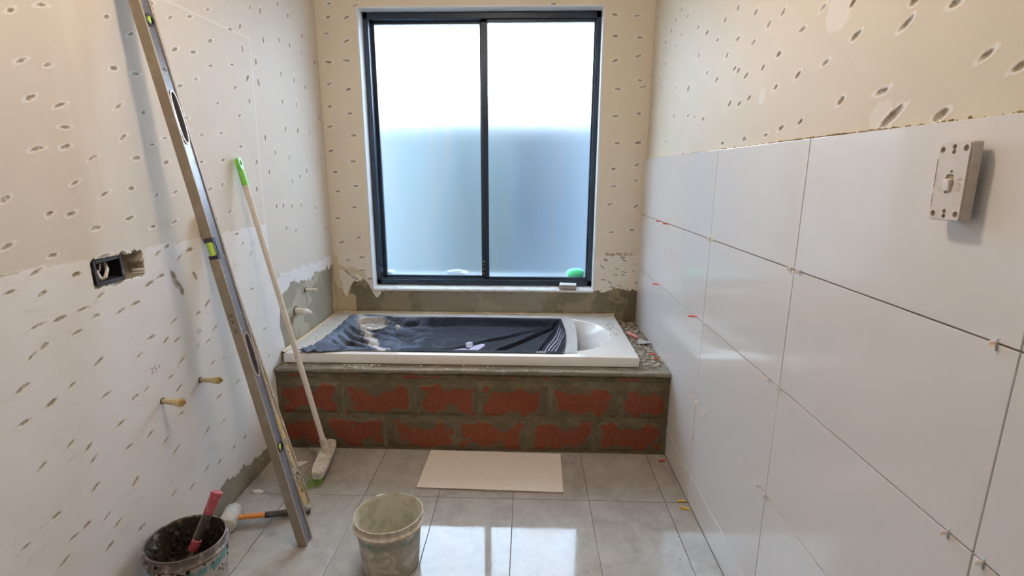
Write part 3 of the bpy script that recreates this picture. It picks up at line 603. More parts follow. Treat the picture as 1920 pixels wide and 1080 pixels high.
# ------------------------------------------------------------------ dark cloth over the tub
def cloth():
    t = NT('dusty_black_cloth'); P = t.sep(t.pos()); x, y = P[0], P[1]
    n1 = t.noise(7, 5, .7, dist=1.5); n2 = t.noise(30, 5, .7, dist=.5); n3 = t.noise(350, 2)
    c = t.mix(t.ramp(n1, .3, .7), (0.006, 0.006, 0.008), (0.015, 0.016, 0.022))
    lf = t.ramp(x, .95, .10)
    du = t.M('MULTIPLY', t.ramp(t.M('ADD', t.M('MULTIPLY', lf, .52), n1), .72, 1.02), t.ramp(n2, .2, .7, .35, 1))
    c = t.mix(t.M('MULTIPLY', du, .7), c, (0.20, 0.225, 0.285))
    # spilled plaster streak from the back left corner to the front
    q = t.M('ABSOLUTE', t.M('ADD', t.M('SUBTRACT', x, .215), t.M('MULTIPLY', t.M('SUBTRACT', y, .62), .50)))
    st = t.M('ADD', q, t.M('MULTIPLY', t.M('SUBTRACT', n2, .5), .16))
    c = t.mix(t.M('MULTIPLY', t.ramp(st, .030, .010), .85), c, (0.66, 0.61, 0.56))
    q2 = t.M('ADD', t.M('ADD', t.M('POWER', t.M('DIVIDE', t.M('SUBTRACT', x, .27), .10), 2), t.M('POWER', t.M('DIVIDE', t.M('SUBTRACT', y, .62), .07), 2)), t.M('MULTIPLY', t.M('SUBTRACT', n2, .5), 2.6))
    c = t.mix(t.M('MULTIPLY', t.ramp(q2, .9, .3), .7), c, (0.64, 0.60, 0.56))
    def ell(cx, cy, a, b_, ang, c, col):
        ca, sa = math.cos(ang), math.sin(ang); dx, dy = t.M('SUBTRACT', x, cx), t.M('SUBTRACT', y, cy)
        u = t.M('DIVIDE', t.M('ADD', t.M('MULTIPLY', dx, ca), t.M('MULTIPLY', dy, sa)), a)
        w = t.M('DIVIDE', t.M('SUBTRACT', t.M('MULTIPLY', dy, ca), t.M('MULTIPLY', dx, sa)), b_)
        d = t.M('ADD', t.M('POWER', u, 2), t.M('POWER', w, 2))
        return t.mix(t.ramp(d, 1.05, .95), c, col)
    lil = (0.46, 0.42, 0.52)
    c = ell(.812, .245, .048, .040, .0, c, lil); c = ell(.851, .335, .018, .034, .1, c, lil); c = ell(.892, .290, .026, .070, -.45, c, lil)
    for k in range(4):                                     # pale printed stripes near the right end
        xa, ya, xb, yb = 1.335+.006*k, .600-.055*k, 1.215+.016*k, .19+.004*k
        dx, dy = xb-xa, yb-ya; Ln = math.hypot(dx, dy)
        dd = t.M('ABSOLUTE', t.M('DIVIDE', t.M('SUBTRACT', t.M('MULTIPLY', t.M('SUBTRACT', x, xa), dy), t.M('MULTIPLY', t.M('SUBTRACT', y, ya), dx)), Ln))
        ok = t.ramp(y, ya-.02, ya-.06)
        c = t.mix(t.M('MULTIPLY', t.ramp(dd, .0052 if k % 2 else .0032, .0022), t.M('MULTIPLY', ok, .8)), c, (0.42, 0.38, 0.42))
    t.bump(t.M('ADD', n3, t.M('MULTIPLY', n2, 1.2)), .12, .002)
    m = t.fin(c, .7, Specular_IOR_Level=.05)
    nu, nv = 300, 130; v = []; f = []
    sm = lambda x: x*x*(3-2*x)
    for i in range(nu+1):
        u = i/nu
        for j in range(nv+1):
            w = j/nv                                       # 0 front, 1 back
            xl = .105+.022*math.sin(w*3)+.0*w+.05*max(0, w-.8); xr = 1.318+.022*w+.018*math.sin(w*PI)
            if w < .12: xl -= .028*(1-w/.12)
            x = xl+(xr-xl)*u
            yb = .702-.030*sm(min(1, max(0, (x-.15)/.3)))+.006*math.sin(x*9); yf = .098
            if x < .33: yf -= .040*sm(min(1, (.33-x)/.2))
            y = yf+(yb-yf)*w
            e = min(w*(yb-yf)/.10, (1-w)*(yb-yf)/.06, (x-xl)/.11, (xr-x)/.05); e = sm(max(0, min(1, e)))
            z = TZ+.0035-.052*e*(1-.25*w)
            k = e
            lf = sm(max(0, min(1, (.52-x)/.30)))
            d = (x*.50+y*.87)                               # folds running from the left rim down to the right
            z += lf*min(1, .25+e)*(.0105*math.sin(d*80+2.2*mnoise.noise(Vector((x*5, y*5, 0))))+.004*math.sin(d*171+1))
            z += e*(.0045*mnoise.noise(Vector((x*6, y*9, 3)))+.002*mnoise.noise(Vector((x*22, y*22, 6))))
            for (ax, ay, bx_, by_, wd, am) in ((1.325, .655, .90, .12, .020, .020), (1.325, .655, 1.16, .10, .016, .013), (1.32, .65, .66, .20, .03, .008), (1.30, .66, .95, .40, .02, .006)):
                ddx, ddy = bx_-ax, by_-ay; T = max(0, min(1, ((x-ax)*ddx+(y-ay)*ddy)/(ddx*ddx+ddy*ddy)))
                q = ((x-ax-T*ddx)*ddy-(y-ay-T*ddy)*ddx)/math.hypot(ddx, ddy); far = math.hypot(x-ax-T*ddx, y-ay-T*ddy)
                z += am*e*math.exp(-(far/wd)**2)*(1.0 if q > 0 else -1.0)*min(1, abs(q)/.006)*.6
            z += e*.016*math.exp(-((x-1.325)**2+(y-.655)**2)/.004)
            if x < .24 and y < .16: z += (.004+.016*abs(math.sin(d*75+6*y))*(.6+mnoise.noise(Vector((x*30, y*20, 1)))))*sm(min(1, (.24-x)/.08))*sm(min(1, (.17-y)/.05))
            inside = (abs(x-1.20)/1.04)**5.5+(abs(y-.41)/.278)**5.5 < 1 or x > 1.2 and abs(y-.41) < .275
            if not inside: z = max(z, TZ+.0025)
            v.append((x-.7, y-.4, z-TZ))
    for i in range(nu):
        for j in range(nv): a = i*(nv+1)+j; f.append((a, a+nv+1, a+nv+2, a+1))
    root = empty('dust_cloth', (.7, .4, TZ), 'dusty black cloth with pale butterfly print and stripes stretched over the bathtub', 'cloth')
    o = pyd('cloth_sheet', v, f, m, root, smooth=True)
    md = o.modifiers.new('thickness', 'SOLIDIFY'); md.thickness = .0012; md.offset = 1
    # clear masking film strips
    t2 = NT('hazy_masking_film'); n = t2.noise(40, 4, .6, stretch=(1, .2, 1))
    t2.bump(n, .4, .002)
    mt = t2.fin(t2.mix(n, (.50, .49, .46), (.74, .73, .70)), .35, Alpha=.82)
    def strip(pts, wd, seed, nrm):
        v = []; f = []; n = 90
        for i in range(n+1):
            T = i/n*(len(pts)-1); a = min(int(T), len(pts)-2); q = T-a
            p = Vector(pts[a]).lerp(Vector(pts[a+1]), q)
            for k in range(7):
                s = (k/6-.5)*wd
                v.append((p.x+nrm[0]*s-.7, p.y+nrm[1]*s-.4, p.z+.0012*mnoise.noise(Vector((i*.3, k*.8, seed)))+.0014+(.002 if k in (2, 5) else 0)-TZ))
        for i in range(n):
            for k in range(6): a = i*7+k; f.append((a, a+7, a+8, a+1))
        return pyd('masking_tape', v, f, mt, root, smooth=True)
    zt = TZ+.003
    arc = [(1.362, .730, zt+.002), (1.366, .70, zt+.001), (1.375, .62, zt-.004), (1.376, .5, zt-.008), (1.370, .38, zt-.009), (1.362, .26, zt-.007), (1.352, .16, zt-.002), (1.346, .108, zt)]
    strip(arc, .066, 2, (1, .05))
    strip([(.16, .722, zt), (.5, .716, zt), (.9, .706, zt), (1.335, .702, zt)], .050, 5, (0, 1))
cloth()
# plaster lumps lying on the cloth
m_plas = plain('plaster_crumb', (.86, .84, .81), .85, (.65, .6, .52), .4, 60, .4)
b = B(); rd = random.Random(5)
b.blob((0, 0, 0), .013, 3, .9, 1, (1.6, .8, .3)); b.blob((.03, .012, 0), .012, 2, .5, 3, (1.4, .8, .4)); b.blob((-.03, .01, .0), .013, 2, .5, 5, (1, 1, .4))
tag(b.done('plaster_lump', m_plas, None, (.295, .545, TZ-.030), True), 'flat plaster lump lying on the dusty left end of the black cloth', 'plaster')
b = B(); b.blob((0, 0, 0), .012, 3, .5, 9, (.7, .7, 1.7)); b.blob((.010, 0, .006), .008, 2, .5, 3, (1, 1, 1.3))
tag(b.done('plaster_chip', m_plas, None, (.425, .545, TZ-.024), True), 'small upright white plaster chip on the black cloth', 'plaster')
# rubble on the ledge: countless crumbs
def crumbs(name, n, region, zfn, size, mat, label, cat, seed):
    rd = random.Random(seed); b = B()
    for i in range(n):
        x, y = region(rd); y = min(y, -.008) if name == 'floor_debris' else y; r = size*rd.uniform(.35, 1)**2*1.2
        rr = bmesh.ops.create_icosphere(b.bm, subdivisions=1 if r < .006 else 2, radius=r)
        sx, sy, sz = rd.uniform(.7, 1.4), rd.uniform(.7, 1.4), rd.uniform(.4, .8)
        for vtx in rr['verts']:
            d = vtx.co*(1+rd.uniform(-.25, .25)); vtx.co = Vector((x+d.x*sx, y+d.y*sy, zfn(x, y)+r*sz*.7+d.z*sz))
    return tag(b.done(name, mat, None), label, cat, None, 'stuff')
m_rub = cement_mat('rubble_grit', (.30, .26, .20), (.52, .47, .39), 60, .5)
crumbs('mortar_rubble', 520, lambda r: (r.uniform(1.668, 1.782), .02+.765*r.random()**.8), lambda x, y: .4005, .008, m_rub, 'grey mortar crumbs and grit scattered on the ledge right of the bathtub', 'rubble', 3)
crumbs('mortar_rubble', 140, lambda r: (r.gauss(.375, .05) if r.random() < .55 else r.uniform(.03, 1.62), r.uniform(.006, .055)), lambda x, y: .4015, .0042, plain('pale_crumbs', (.66, .60, .50), .9), 'pale crumbs on the narrow cement ledge in front of the bathtub', 'rubble', 8)
crumbs('plaster_grit', 90, lambda r: (r.gauss(1.60, .018), r.gauss(.50, .09)), lambda x, y: TZ, .0030, plain('dark_grit', (.25, .20, .13), .9), 'dark grit on the right end of the white bathtub rim', 'grit', 12)
crumbs('plaster_grit', 110, lambda r: (r.uniform(.03, .10), r.uniform(.12, .72)), lambda x, y: TZ, .0028, plain('dusty_grit', (.55, .50, .42), .9), 'plaster dust and grit on the left end of the white bathtub rim', 'grit', 13)
crumbs('floor_debris', 260, lambda r: ((r.gauss(.16, .09), r.gauss(-.12, .09)) if r.random() < .45 else (r.uniform(.02, 1.7), r.uniform(-1.0, -.02))), lambda x, y: .0, .0030, plain('floor_crumbs', (.68, .64, .56), .9), 'pale plaster crumbs scattered over the grey tiled floor', 'debris', 21)
crumbs('adhesive_residue', 420, lambda r: (W-.0005+r.uniform(0, .0075), (r.gauss(-.93, .13) if r.random() < .75 else r.uniform(-1.6, .1))), lambda x, y: TT-.001, .0030, plain('yellow_adhesive', (.46, .36, .20), .9), 'yellowish adhesive crumbs along the top edge of the white wall tiles', 'adhesive', 31)
# flake on the floor left of the broom
b = B(); b.blob((0, 0, 0), .024, 3, .7, 2, (1.2, .7, .18)); b.blob((.022, .008, 0), .014, 2, .7, 4, (1.2, .8, .2))
tag(b.done('plaster_flake', m_plas, None, (.139, -.130, .003), True), 'beige plaster flake on the floor between the yellow level and the broom', 'plaster')
b = B(); b.blob((0, 0, 0), .016, 3, .8, 12, (1.3, .8, .2)); b.blob((-.013, .006, 0), .008, 2, .8, 4, (1.3, .6, .3))
tag(b.done('plaster_flake', m_plas, None, (.062, -.335, .003), True), 'small plaster flake on the floor by the left wall behind the hammer', 'plaster')
# ------------------------------------------------------------------ pipe stubs on the left wall
m_pvc = plain('cream_plastic', (.78, .73, .60), .35, (.5, .44, .34), .4, 70, .1); m_hole_shade = plain('painted_hole_shade', (.03, .025, .02), .9)
sp = empty('capped_pipe_stub', (0, .262, .598), 'thick cream capped pipe stub sticking out of the wall above the bathtub', 'pipe', rot=(0, 0, 0))
B().tube([(-.01, 0, 0), (.055, -.004, -.006)], .0165, 24).done('pipe_body', m_pvc, sp, smooth='auto')
B().tube([(.052, -.004, -.0058), (.060, -.0045, -.0066), (.078, -.0055, -.008), (.084, -.006, -.0085)], [.0175, .0172, .009, .006], 24).done('pipe_cap', plain('white_cap', (.82, .82, .80), .35), sp, smooth='auto')
B().tube([(.001, 0, 0), (.004, 0, 0)], .021, 20).done('gap_shade', m_hole_shade, sp)  # dark disc paints the shade of the gap around the pipe
sp = empty('thin_pipe_stub', (0, .392, .674), 'thin white open pipe stub on the wall above the thick capped one', 'pipe')
b = B(); q = b.tube([(-.01, 0, 0), (.060, 0, -.001)], .0088, 20, cap=False); b.done('pipe_body', m_pvc, sp, smooth=True)
B().tube([(.048, 0, -.001), (.060, 0, -.001)], .0065, 18, cap=False).done('pipe_lining', m_pvc, sp, smooth=True)
bb = B(); r0 = [bb.bm.verts.new((.060, math.cos(k*PI/10)*.0088, math.sin(k*PI/10)*.0088-.001)) for k in range(20)]; r1 = [bb.bm.verts.new((.060, math.cos(k*PI/10)*.0065, math.sin(k*PI/10)*.0065-.001)) for k in range(20)]
for k in range(20): bb.bm.faces.new((r0[k], r0[(k+1) % 20], r1[(k+1) % 20], r1[k]))
bb.done('pipe_mouth', m_pvc, sp)
B().tube([(.046, 0, -.001), (.048, 0, -.001)], .0066, 18).done('pipe_mouth_shade', m_hole_shade, sp)  # dark disc inside the open mouth stands in for the shade down the pipe
B().tube([(.001, 0, 0), (.003, 0, 0)], .013, 20).done('gap_shade', m_hole_shade, sp)  # shade of the gap, painted as a dark disc
m_tape = plain('teflon_wrapped_brass', (.66, .50, .30), .5, (.40, .30, .20), .6, 120, .4); m_brass = plain('brass_thread', (.62, .47, .19), .4, (.75, .66, .40), .5, 150, .4, Metallic=.35); m_cu = plain('copper', (.55, .20, .10), .35, Metallic=.8)
def water(yz, dy, lab):
    r = empty('brass_water_pipe', (0, *yz), lab, 'pipe')
    p = lambda s: (s*1.1, dy*s*1.1, (s*.06))
    prof = [(0, .0075), (.004, .0078), (.008, .0062), (.013, .0085), (.018, .0085), (.022, .0065), (.026, .0088), (.030, .0088), (.034, .0068), (.037, .0090), (.042, .0086)]
    B().tube([p(-.01+0*0)]+[p(s) for s, _ in prof], [.007]+[q for _, q in prof], 18).done('wrapped_pipe', m_tape, r, smooth='auto')
    prof = [(.041, .0082), (.046, .0098), (.056, .0118), (.066, .0132), (.069, .0130)]
    bf = B().tube([p(s) for s, _ in prof], [q for _, q in prof], 18).done('brass_fitting', m_brass, r, smooth='auto')
    for k in range(5):
        a = k*2*PI/5+.4; c = Vector(p(.068))+Vector((0, math.cos(a)*.0075, math.sin(a)*.0075))
        B().tube([c, c+Vector((.008, 0, .0))], .0022, 8).done('fitting_lug', m_brass, bf)
    B().tube([p(.066), p(.080)], .0042, 12).done('copper_tip', m_cu, r, smooth='auto')
    B().tube([(.0012, 0, 0), (.003, 0, 0)], .0105, 16).done('gap_shade', m_hole_shade, r)  # dark disc as painted shade where the pipe enters the wall
water((-.680, .561), -.22, 'brass pipe stub with splayed end on the left wall, lower and nearer of the two')
water((-.493, .553), -.16, 'brass pipe stub with splayed end on the left wall beside the leaning levels')
# ------------------------------------------------------------------ electrical box in the left wall
m_box = plain('dark_box_plastic', (.028, .026, .030), .4, (.35, .33, .32), .55, 60, .1, .58, .66)
jb = empty('junction_box', (-.020, -.7945, 1.0015), 'black square junction box with loose wires sunk in the left wall', 'electrical box', rot=(math.radians(2), 0, 0))
b = B(); hy, hz, tk = .0465, .0315, .005
for lo_, hi_ in (((-.024, -hy, -hz), (.0225, -hy+tk, hz)), ((-.024, hy-tk, -hz), (.0225, hy, hz)), ((-.024, -hy+tk, hz-tk), (.0225, hy-tk, hz)), ((-.024, -hy+tk, -hz), (.0225, hy-tk, -hz+tk)), ((-.0255, -hy, -hz), (-.0235, hy, hz))): b.box(lo_, hi_, .0008)
b.done('box_body', m_box, jb)
b = B()
for lo_, hi_ in (((.0215, -hy-.003, -hz-.003), (.0245, -hy+.007, hz+.003)), ((.0215, hy-.007, -hz-.003), (.0245, hy+.003, hz+.003)), ((.0215, -hy+.007, hz-.006), (.0245, hy-.007, hz+.003)), ((.0215, -hy+.007, -hz-.003), (.0245, hy-.007, -hz+.006))): b.box(lo_, hi_, .0008)
b.done('box_rim', m_box, jb)
m_wire = plain('cream_cable', (.80, .74, .66), .5, (.4, .33, .25), .4, 60, .05)
b = B(); b.tube([(-.02, -.020, .030), (.004, -.031, .018), (.014, -.031, .000), (.012, -.022, -.018), (.004, -.012, -.024)], .0048, 10); b.done('cable', m_wire, jb, smooth=True)
b = B(); b.tube([(.006, -.014, -.024), (.014, -.006, -.016), (.012, .006, .002), (-.004, .018, .018), (-.022, .024, .026)], .0048, 10); b.done('cable', m_wire, jb, smooth=True)
b = B(); b.tube([(-.01, -.020, -.010), (.002, -.008, .002), (-.004, .004, .014), (-.022, .012, .028)], .003, 10); b.done('cable', m_wire, jb, smooth=True)
b = B(); b.tube([(-.02, .03, -.012), (-.004, .010, -.018), (.006, -.002, -.021)], .002, 8); b.done('cable', plain('green_earth_wire', (.05, .22, .12), .5), jb, smooth=True)
# ------------------------------------------------------------------ surface switch hanging on the tiled wall
m_sw = plain('grimy_white_plastic', (.70, .645, .60), .4, (.5, .44, .38), .35, 35, .05); m_swd = plain('switch_recess', (.30, .245, .215), .6); m_scr = plain('dark_scuff', (.05, .04, .035), .7)
sw = empty('light_switch', (W+.010, -1.3430, 1.2535), 'white wall switch with one rocker standing off the tiles at right', 'switch', rot=(math.radians(-1.5), 0, 0))

hw, hh = .0282, .0560
# plate built in (y, z) with bevelled edge, extruded along -x
pl = Matrix(((0, 0, -1, 0), (1, 0, 0, 0), (0, 1, 0, 0), (0, 0, 0, 1)))
def rrect(a, b_, r, n=5):
    o = []
    for (cx, cy, a0) in ((a-r, b_-r, 0), (-a+r, b_-r, 90), (-a+r, -b_+r, 180), (a-r, -b_+r, 270)):
        for k in range(n+1): t = math.radians(a0+90*k/n); o.append((cx+r*math.cos(t), cy+r*math.sin(t)))
    return o
spots = [(-.0205, .0465, .0045), (.0205, .0465, .0045), (0, .0495, .0037), (0, .0425, .0037), (-.0205, -.0465, .0045), (.0205, -.0465, .0045), (0, -.0425, .0035), (0, -.0495, .0035)]
spots = [(-y, z, r) for y, z, r in spots]
B().prism(rrect(hw, hh, .003), [], .021, .0345, pl).done('switch_body', m_sw, sw)
B().prism(rrect(hw-.0012, hh-.0012, .003), [oval(y, z, r, r, 16) for y, z, r in spots]+[oval(0, 0, .0078, .0112, 16, 4)], .0343, .0375, pl).done('switch_plate', m_sw, sw)
sp_ = [o for o in sw.children if o.name.startswith('switch_plate')][0]
for y, z, r in spots: B().tube([(-.0343, y, z), (-.0350, y, z)], r*1.02, 16).done('screw_recess', m_swd, sp_)
B().box((-.0352, -.0082, -.0116), (-.0343, .0082, .0116)).done('rocker_recess', plain('yellowed_gap', (.45, .38, .22), .6), sp_)
B().box((-.0420, -.0060, -.0088), (-.0350, .0060, .0088), .0022, 4, Matrix.Rotation(math.radians(-7), 4, 'Y') @ Matrix.Translation((-.0004, 0, 0))).done('rocker', plain('white_rocker', (.84, .81, .78), .2), sw, smooth='auto')
B().box((-.0378, -.0035, .0130), (-.0373, .0003, .0165)).done('indicator_mark', m_scr, sp_)
B().box((-.0378, .0010, -.0165), (-.0373, .0050, -.0130)).done('indicator_mark', m_scr, sp_)
B().box((-.0379, .0262, -.008), (-.0372, .0271, .034), .0002).done('edge_scuff', m_scr, sp_)
B().box((-.0379, .0264, -.036), (-.0372, .0270, -.016), .0002).done('edge_scuff', m_scr, sp_)
B().tube([(-.0215, .005, 0), (-.004, .005, 0)], .008, 18).done('mounting_grommet', m_swd, sw)
# pencil notes and printing
def text(s, size, mtx, mat, parent, name, bold=0):
    cu = bpy.data.curves.new(name, 'FONT'); cu.body = s; cu.size = size; cu.extrude = .00012; cu.align_x = 'CENTER'; cu.align_y = 'CENTER'; cu.offset = bold; cu.resolution_u = 3
    o = bpy.data.objects.new(name, cu); COL.objects.link(o); dg = bpy.context.evaluated_depsgraph_get(); me = bpy.data.meshes.new_from_object(o.evaluated_get(dg))
    bpy.data.objects.remove(o); me.name = name; me.materials.clear(); o = link(name, me, mat, parent); o.matrix_local = mtx; return o
m_pencil = plain('pencil_grey', (.50, .47, .45), .8); m_ink = plain('brown_print', (.36, .29, .22), .8)
XL = lambda y, z, r=0: Matrix.Translation((.0009, y, z)) @ Matrix(((0, 0, 1, 0), (1, 0, 0, 0), (0, 1, 0, 0), (0, 0, 0, 1))) @ Matrix.Rotation(math.radians(r), 4, 'Z')
text('25+', .030, XL(-.684, .671, 4), m_pencil, wl, 'pencil_note')
text('06', .026, XL(-.462, .722, 6), m_pencil, wl, 'pencil_note'); text('27', .024, XL(-.480, .672, 4), m_pencil, wl, 'pencil_note')
XB = lambda x, z: Matrix.Translation((x, L-.0009, z)) @ Matrix(((1, 0, 0, 0), (0, 0, -1, 0), (0, 1, 0, 0), (0, 0, 0, 1)))
text('Bungs Plin 20  1\'', .0235, XB(1.672, .8085), m_ink, wb, 'printed_marking', .0009)
text('E.AN', .009, Matrix.Translation((-.0377, -.0185, -.004)) @ Matrix(((0, 0, -1, 0), (-1, 0, 0, 0), (0, 1, 0, 0), (0, 0, 0, 1))) @ Matrix.Rotation(math.radians(-90), 4, 'Z'), plain('embossed_print', (.55, .49, .45), .6), sw, 'embossed_lettering')
# ------------------------------------------------------------------ leaning spirit levels
def frame_from(b0, t0):
    a = (Vector(t0)-Vector(b0)).normalized(); y = Vector((0, 1, 0)); y = (y-a*y.dot(a)).normalized(); x = y.cross(a)
    return Matrix(((x.x, y.x, a.x, b0[0]), (x.y, y.y, a.y, b0[1]), (x.z, y.z, a.z, b0[2]), (0, 0, 0, 1)))   # local x: side-face normal, y: depth, z: along
m_alu = plain('worn_bronze_aluminium', (.33, .275, .205), .45, (.48, .42, .33), .45, 25, .12, .5, .7, Metallic=.15)
m_edge = plain('bright_scratched_edge', (.50, .44, .38), .35, (.72, .64, .55), .6, 90, .1, Metallic=.3)
m_navy = plain('blue_grey_enamel', (.16, .16, .19), .28, (.50, .47, .44), .75, 60, .1, .62, .68)
m_yel = plain('yellow_enamel_crusted', (.50, .33, .10), .55, (.42, .36, .27), .85, 22, .5, .45, .55)
m_vial = plain('lime_vial', (.50, .74, .08), .15, Coat_Weight=.6); m_vialb = plain('vial_housing', (.03, .03, .035), .35)
m_crust = plain('mortar_crust', (.42, .37, .28), .9, (.66, .60, .50), .5, 90, .9)
m_cav = plain('crusted_cavity', (.07, .06, .04), .9, (.22, .19, .12), .7, 160, .6, .5, .56)
def level(name, lab, b0, t0, length, wx, dy, mats, slots, vials, notch=None, crust=0, seed=0, holes=()):
    mw, mf, me_ = mats
    r = empty(name, b0, lab, 'spirit level', 'spirit levels leaning on the left wall' if 0 else None)
    m = frame_from((0, 0, 0), Vector(t0)-Vector(b0)); r.matrix_world = Matrix.Translation(b0) @ m
    hx, hy = wx/2, dy/2
    # web (recessed) with oval grip holes, flanges front and back
    yz = Matrix(((0, 0, 1, 0), (1, 0, 0, 0), (0, 1, 0, 0), (0, 0, 0, 1)))   # prism (x,y)->(y,z), depth->x
    hl = [oval(0, z, ry, rz, 26, 2.6) for z, ry, rz in slots]+[oval(0, z, rr, rr*1.05, 20) for z, rr in vials]+[oval(0, z, rr, rr, 20) for z, rr in holes]
    B().prism([(-hy+.004, .002), (hy-.004, .002), (hy-.004, length-.002), (-hy+.004, length-.002)], hl, -hx+.004, hx-.004, yz).done('web', mw, r)
    b = B(); segs = [(0, length)]
    if notch: segs = [(0, notch[0]), (notch[1], length)]
    for z0, z1 in segs: b.box((-hx, -hy, z0), (hx, -hy+.0045, z1), .0009)
    b.done('front_flange', mf, r)
    B().box((-hx, hy-.0045, 0), (hx, hy, length), .0009).done('rear_flange', mf if not crust else me_, r)
    # bright lips beside the recess on the visible side
    b = B()
    for y in (-hy+.0045, hy-.0065):
        for z0, z1 in (segs if y < 0 else [(0, length)]): b.box((hx-.0042, y, z0+.002), (hx-.0004, y+.002, z1-.002), .0004)
    b.done('edge_lip', m_edge, r)
    for z, ry, rz in slots:
        o1 = oval(0, z, ry+.0035, rz+.004, 30, 2.6); o2 = oval(0, z, ry-.0005, rz-.0005, 30, 2.6)
        B().prism(o1, [o2], hx-.0045, hx-.0012, yz).done('grip_ring', m_edge, r)
        B().box((-hx+.001, -ry-.002, z-rz-.002), (-hx+.004, ry+.002, z+rz+.002)).done('grip_crust', m_cav, r)
    for z, rr in vials:
        B().prism(oval(0, z, rr+.004, rr+.005, 24), [oval(0, z, rr-.001, rr-.001, 24)], hx-.0045, hx-.0008, yz).done('vial_ring', m_vialb, r)
        vr = [o for o in r.children if o.name.startswith('vial_ring')][-1]
        v = B().tube([(hx-.009, -rr*.25, z-rr*.9), (hx-.009, rr*.25, z+rr*.9)], rr*.62, 14).done('vial', m_vial, vr, smooth=True)
        B().box((-hx+.003, -rr-.001, z-rr-.001), (-hx+.005, rr+.001, z+rr+.001)).done('vial_back', m_vialb, vr)
    if notch:
        z0, z1 = notch; zc = (z0+z1)/2
        B().box((-hx+.002, -hy+.012, z0-.001), (hx-.002, -hy+.016, z1+.001)).done('vial_seat', m_vialb, r)
        B().tube([(0, -hy+.006, z0+.012), (0, -hy+.006, z1-.012)], .0095, 16).done('vial', m_vial, r, smooth='auto')
        for z in (z0+.001, z1-.013): B().box((-hx+.001, -hy+.001, z), (hx-.001, -hy+.012, z+.012), .001).done('vial_block', m_vialb, r)
    if crust:
        rd = random.Random(seed); b = B()
        for k in range(crust):
            z = rd.uniform(.05, length*.95); s = rd.uniform(.003, .010)*(.8 if seed == 9 else .5); yy = hy-.004 if rd.random() < (.6 if seed == 9 else .85) else rd.uniform(-hy, hy)*.8
            b.blob((hx-.002, yy, z), s, 1, .6, k, (.35, rd.uniform(.5, 1), rd.uniform(1, 3.2)))
        tag(b.done('mortar_crust', m_crust, r, smooth=True), kind='stuff')
    return r
lv = level('spirit_level', 'long grey and navy spirit level, nearer of the two leaning on the left wall', (.379, -.612, .002), (.016, -.612, 2.0), 2.03, .031, .050,
    (m_navy, m_alu, m_alu), [(.702, .0135, .072), (1.437, .0135, .072)], [(.372, .0125), (1.700, .0125)], notch=(1.020, 1.085), crust=60, seed=4)
b = B()   # felt pen scribble crosses on the front flange
for z in (.79, .82, .84): 
    for s in (-1, 1): b.box((-.010, -.0254, -.0008), (.010, -.0249, .0008), 0, 1, Matrix.Translation((0, 0, z)) @ Matrix.Rotation(s*math.radians(48), 4, 'Y'))
b.done('pen_scribble', m_vialb, lv)
L2 = level('spirit_level', 'shorter yellow spirit level crusted with mortar, leaning behind the long grey one', (.288, -.412, .002), (.010, -.368, 1.13), 1.15, .026, .050,
    (m_yel, m_yel, m_crust), [(.60, .012, .05)], [], holes=[(.125, .0155), (.060, .008)], crust=240, seed=9)
B().prism(oval(0, .125, .019, .024, 24), [oval(0, .125, .0145, .018, 24)], .0075, .0125, Matrix(((0, 0, 1, 0), (1, 0, 0, 0), (0, 1, 0, 0), (0, 0, 0, 1)))).done('end_vial_ring', m_edge, L2)
# ------------------------------------------------------------------ broom
m_wood = plain('dirty_white_broom_pole', (.72, .65, .57), .5, (.46, .37, .28), .5, 70, .1, .55, .68); m_grn = plain('green_plastic', (.20, .52, .07), .35)
m_head = plain('plaster_caked_broom_head', (.66, .61, .52), .75, (.42, .36, .28), .7, 45, .6, .5, .6)
br = empty('broom', (.262, -.125, 0), 'broom with green tip and dirty white pole leaning on the left wall', 'broom')
top = Vector((.016, -.126, 1.312))-Vector((.262, -.125, 0)); hb = Vector((0, 0, .078)); ax = (top-hb).normalized()
B().tube([hb+ax*.0, top-ax*.095], .0112, 18).done('pole', m_wood, br, smooth='auto')
bt = top-ax*.100
b = B(); b.tube([bt, bt+ax*.004, bt+ax*.06], [.0122, .0128, .0120], 18)
tipc = bt+ax*.082
yzm = Matrix.Translation(tipc)
side = Vector((0, 1, 0)); nrm = ax.cross(side)
mm = Matrix(((side.x, ax.x, nrm.x, tipc.x), (side.y, ax.y, nrm.y, tipc.y), (side.z, ax.z, nrm.z, tipc.z), (0, 0, 0, 1)))
o2 = [(p[0], p[1]) for p in oval(0, 0, .0118, .024, 24, 2.4)]
b.prism(o2, [oval(0, .004, .0058, .012, 18)], -.0085, .0085, mm); b.done('hanging_tip', m_grn, br)
B().tube([hb-ax*.022, hb, hb+ax*.040, hb+ax*.046], [.020, .0175, .0150, .0135], 20).done('pole_socket', m_head, br, smooth='auto')
hd = Matrix.Translation(Vector((0.004, -.026, .048))) @ Matrix.Rotation(math.radians(9), 4, 'Z') @ Matrix.Rotation(math.radians(12), 4, 'Y')
b = B(); b.prism(oval(0, 0, .030, .142, 40, 3.6), [], -.014, .010, hd); b.prism(oval(0, 0, .025, .136, 40, 3.6), [], .010, .0135, hd); b.done('broom_head', m_head, br, smooth='auto')
rd = random.Random(2); b = B()
ih = hd.inverted()
